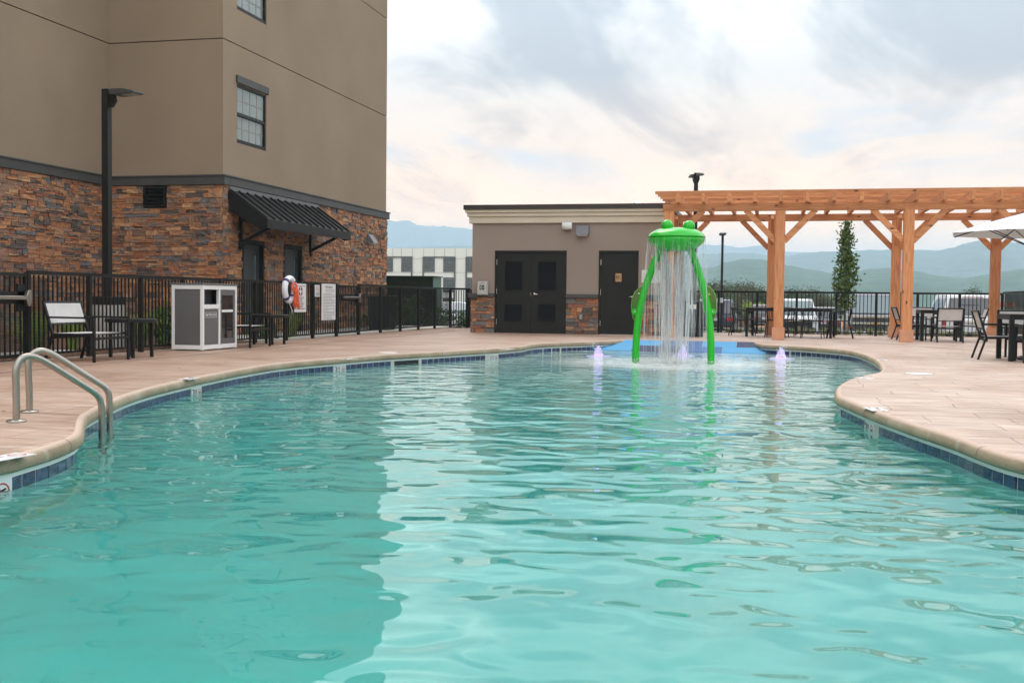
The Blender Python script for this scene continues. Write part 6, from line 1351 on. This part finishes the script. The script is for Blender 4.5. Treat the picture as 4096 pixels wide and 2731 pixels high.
# ================================================================== HILLS AND AIR
from mathutils import noise as mn
def hill(name, prof, D, depth, col, amp, seed, x_ext=2.2, nx=1300, ny=30, foot=-2):
    xs_ = sorted(prof); 
    m = MB(); vs = []
    pxs = np.linspace(-2400, 6400, nx)
    def top(px):
        if px <= prof[0][0]: y = prof[0][1] + 40*math.sin((px-prof[0][0])/700+seed)*min(1, (prof[0][0]-px)/500)
        elif px >= prof[-1][0]: y = prof[-1][1] + 40*math.sin((px-prof[-1][0])/600+seed)*min(1, (px-prof[-1][0])/500)
        else:
            for (a, ya), (b_, yb) in zip(prof, prof[1:]):
                if a <= px <= b_: f_ = (px-a)/(b_-a); f_ = f_*f_*(3-2*f_)*.5+f_*.5; y = ya+(yb-ya)*f_; break
        return y
    for px in pxs:
        d = ray(float(px), 1200); d.z = 0; d.normalize(); cosv = d.dot(Vector((-math.sin(YAW), math.cos(YAW), 0))); rr_ = ray(float(px), top(px)); zt_ = EYE + rr_.z/math.hypot(rr_.x, rr_.y)*D
        for j in range(ny):
            f_ = j/(ny-1); 
            if f_ <= .62: g_ = f_/.62; dist = D - depth*(1-g_); hh = (g_**1.1)
            else: g_ = (f_-.62)/.38; dist = D + depth*.5*g_; hh = 1-.75*g_*g_
            p = d*dist; nz_ = mn.fractal(Vector((p.x/depth*5, p.y/depth*5, seed)), .9, 2.1, 5); n2_ = mn.noise(Vector((p.x/depth*120, p.y/depth*120, seed)))*.014 + mn.noise(Vector((px/9.0, f_*9, seed)))*.011
            z = foot + (zt_-foot)*(hh + amp*nz_*math.sin(math.pi*min(1,f_/.62))*(1-hh*.6) + (n2_ if f_ > .1 else 0)); vs.append((p.x, p.y, z))
    m.add(vs, [(i*ny+j, i*ny+j+1, (i+1)*ny+j+1, (i+1)*ny+j) for i in range(nx-1) for j in range(ny-1)])
    mt = mat(name+'_forest', col, .95, var=.4, vs=.045*600/depth, bump=2.2*depth/600, bs=.11*600/depth, spec=.1, det=8); o = m.build(name, mt, None, smooth=True, fix=False); o['kind'] = 'structure'  # part of the haze is put into col: bluer and paler for farther ranges
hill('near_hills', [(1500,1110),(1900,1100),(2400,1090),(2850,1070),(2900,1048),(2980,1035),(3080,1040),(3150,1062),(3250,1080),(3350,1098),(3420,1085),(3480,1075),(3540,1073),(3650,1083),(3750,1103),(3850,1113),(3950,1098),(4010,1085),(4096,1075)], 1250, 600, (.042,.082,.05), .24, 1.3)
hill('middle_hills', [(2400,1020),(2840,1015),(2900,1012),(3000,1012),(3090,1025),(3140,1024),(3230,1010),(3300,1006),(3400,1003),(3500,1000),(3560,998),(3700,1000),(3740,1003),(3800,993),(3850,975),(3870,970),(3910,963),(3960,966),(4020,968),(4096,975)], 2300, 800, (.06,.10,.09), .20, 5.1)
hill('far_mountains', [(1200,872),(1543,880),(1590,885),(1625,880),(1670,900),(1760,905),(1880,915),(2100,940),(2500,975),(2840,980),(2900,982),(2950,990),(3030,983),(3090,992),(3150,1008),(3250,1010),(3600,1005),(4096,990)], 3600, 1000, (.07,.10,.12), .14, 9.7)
hz = MB().box(-9700, -3100, -3.2, 9700, 9700, 285).build('haze', None); tag(hz, kind='stuff', label='pale even haze filling the air over the valley', cat='haze')
hm = bpy.data.materials.new('haze'); hm.use_nodes = True; N, L = hm.node_tree.nodes, hm.node_tree.links; N.clear(); out = N.new('ShaderNodeOutputMaterial'); pv = N.new('ShaderNodeVolumePrincipled')
pv.inputs['Color'].default_value = (.66,.84,.99,1); pv.inputs['Density'].default_value = .00042; pv.inputs['Anisotropy'].default_value = 0; L.new(pv.outputs[0], out.inputs['Volume']); hz.data.materials.append(hm)
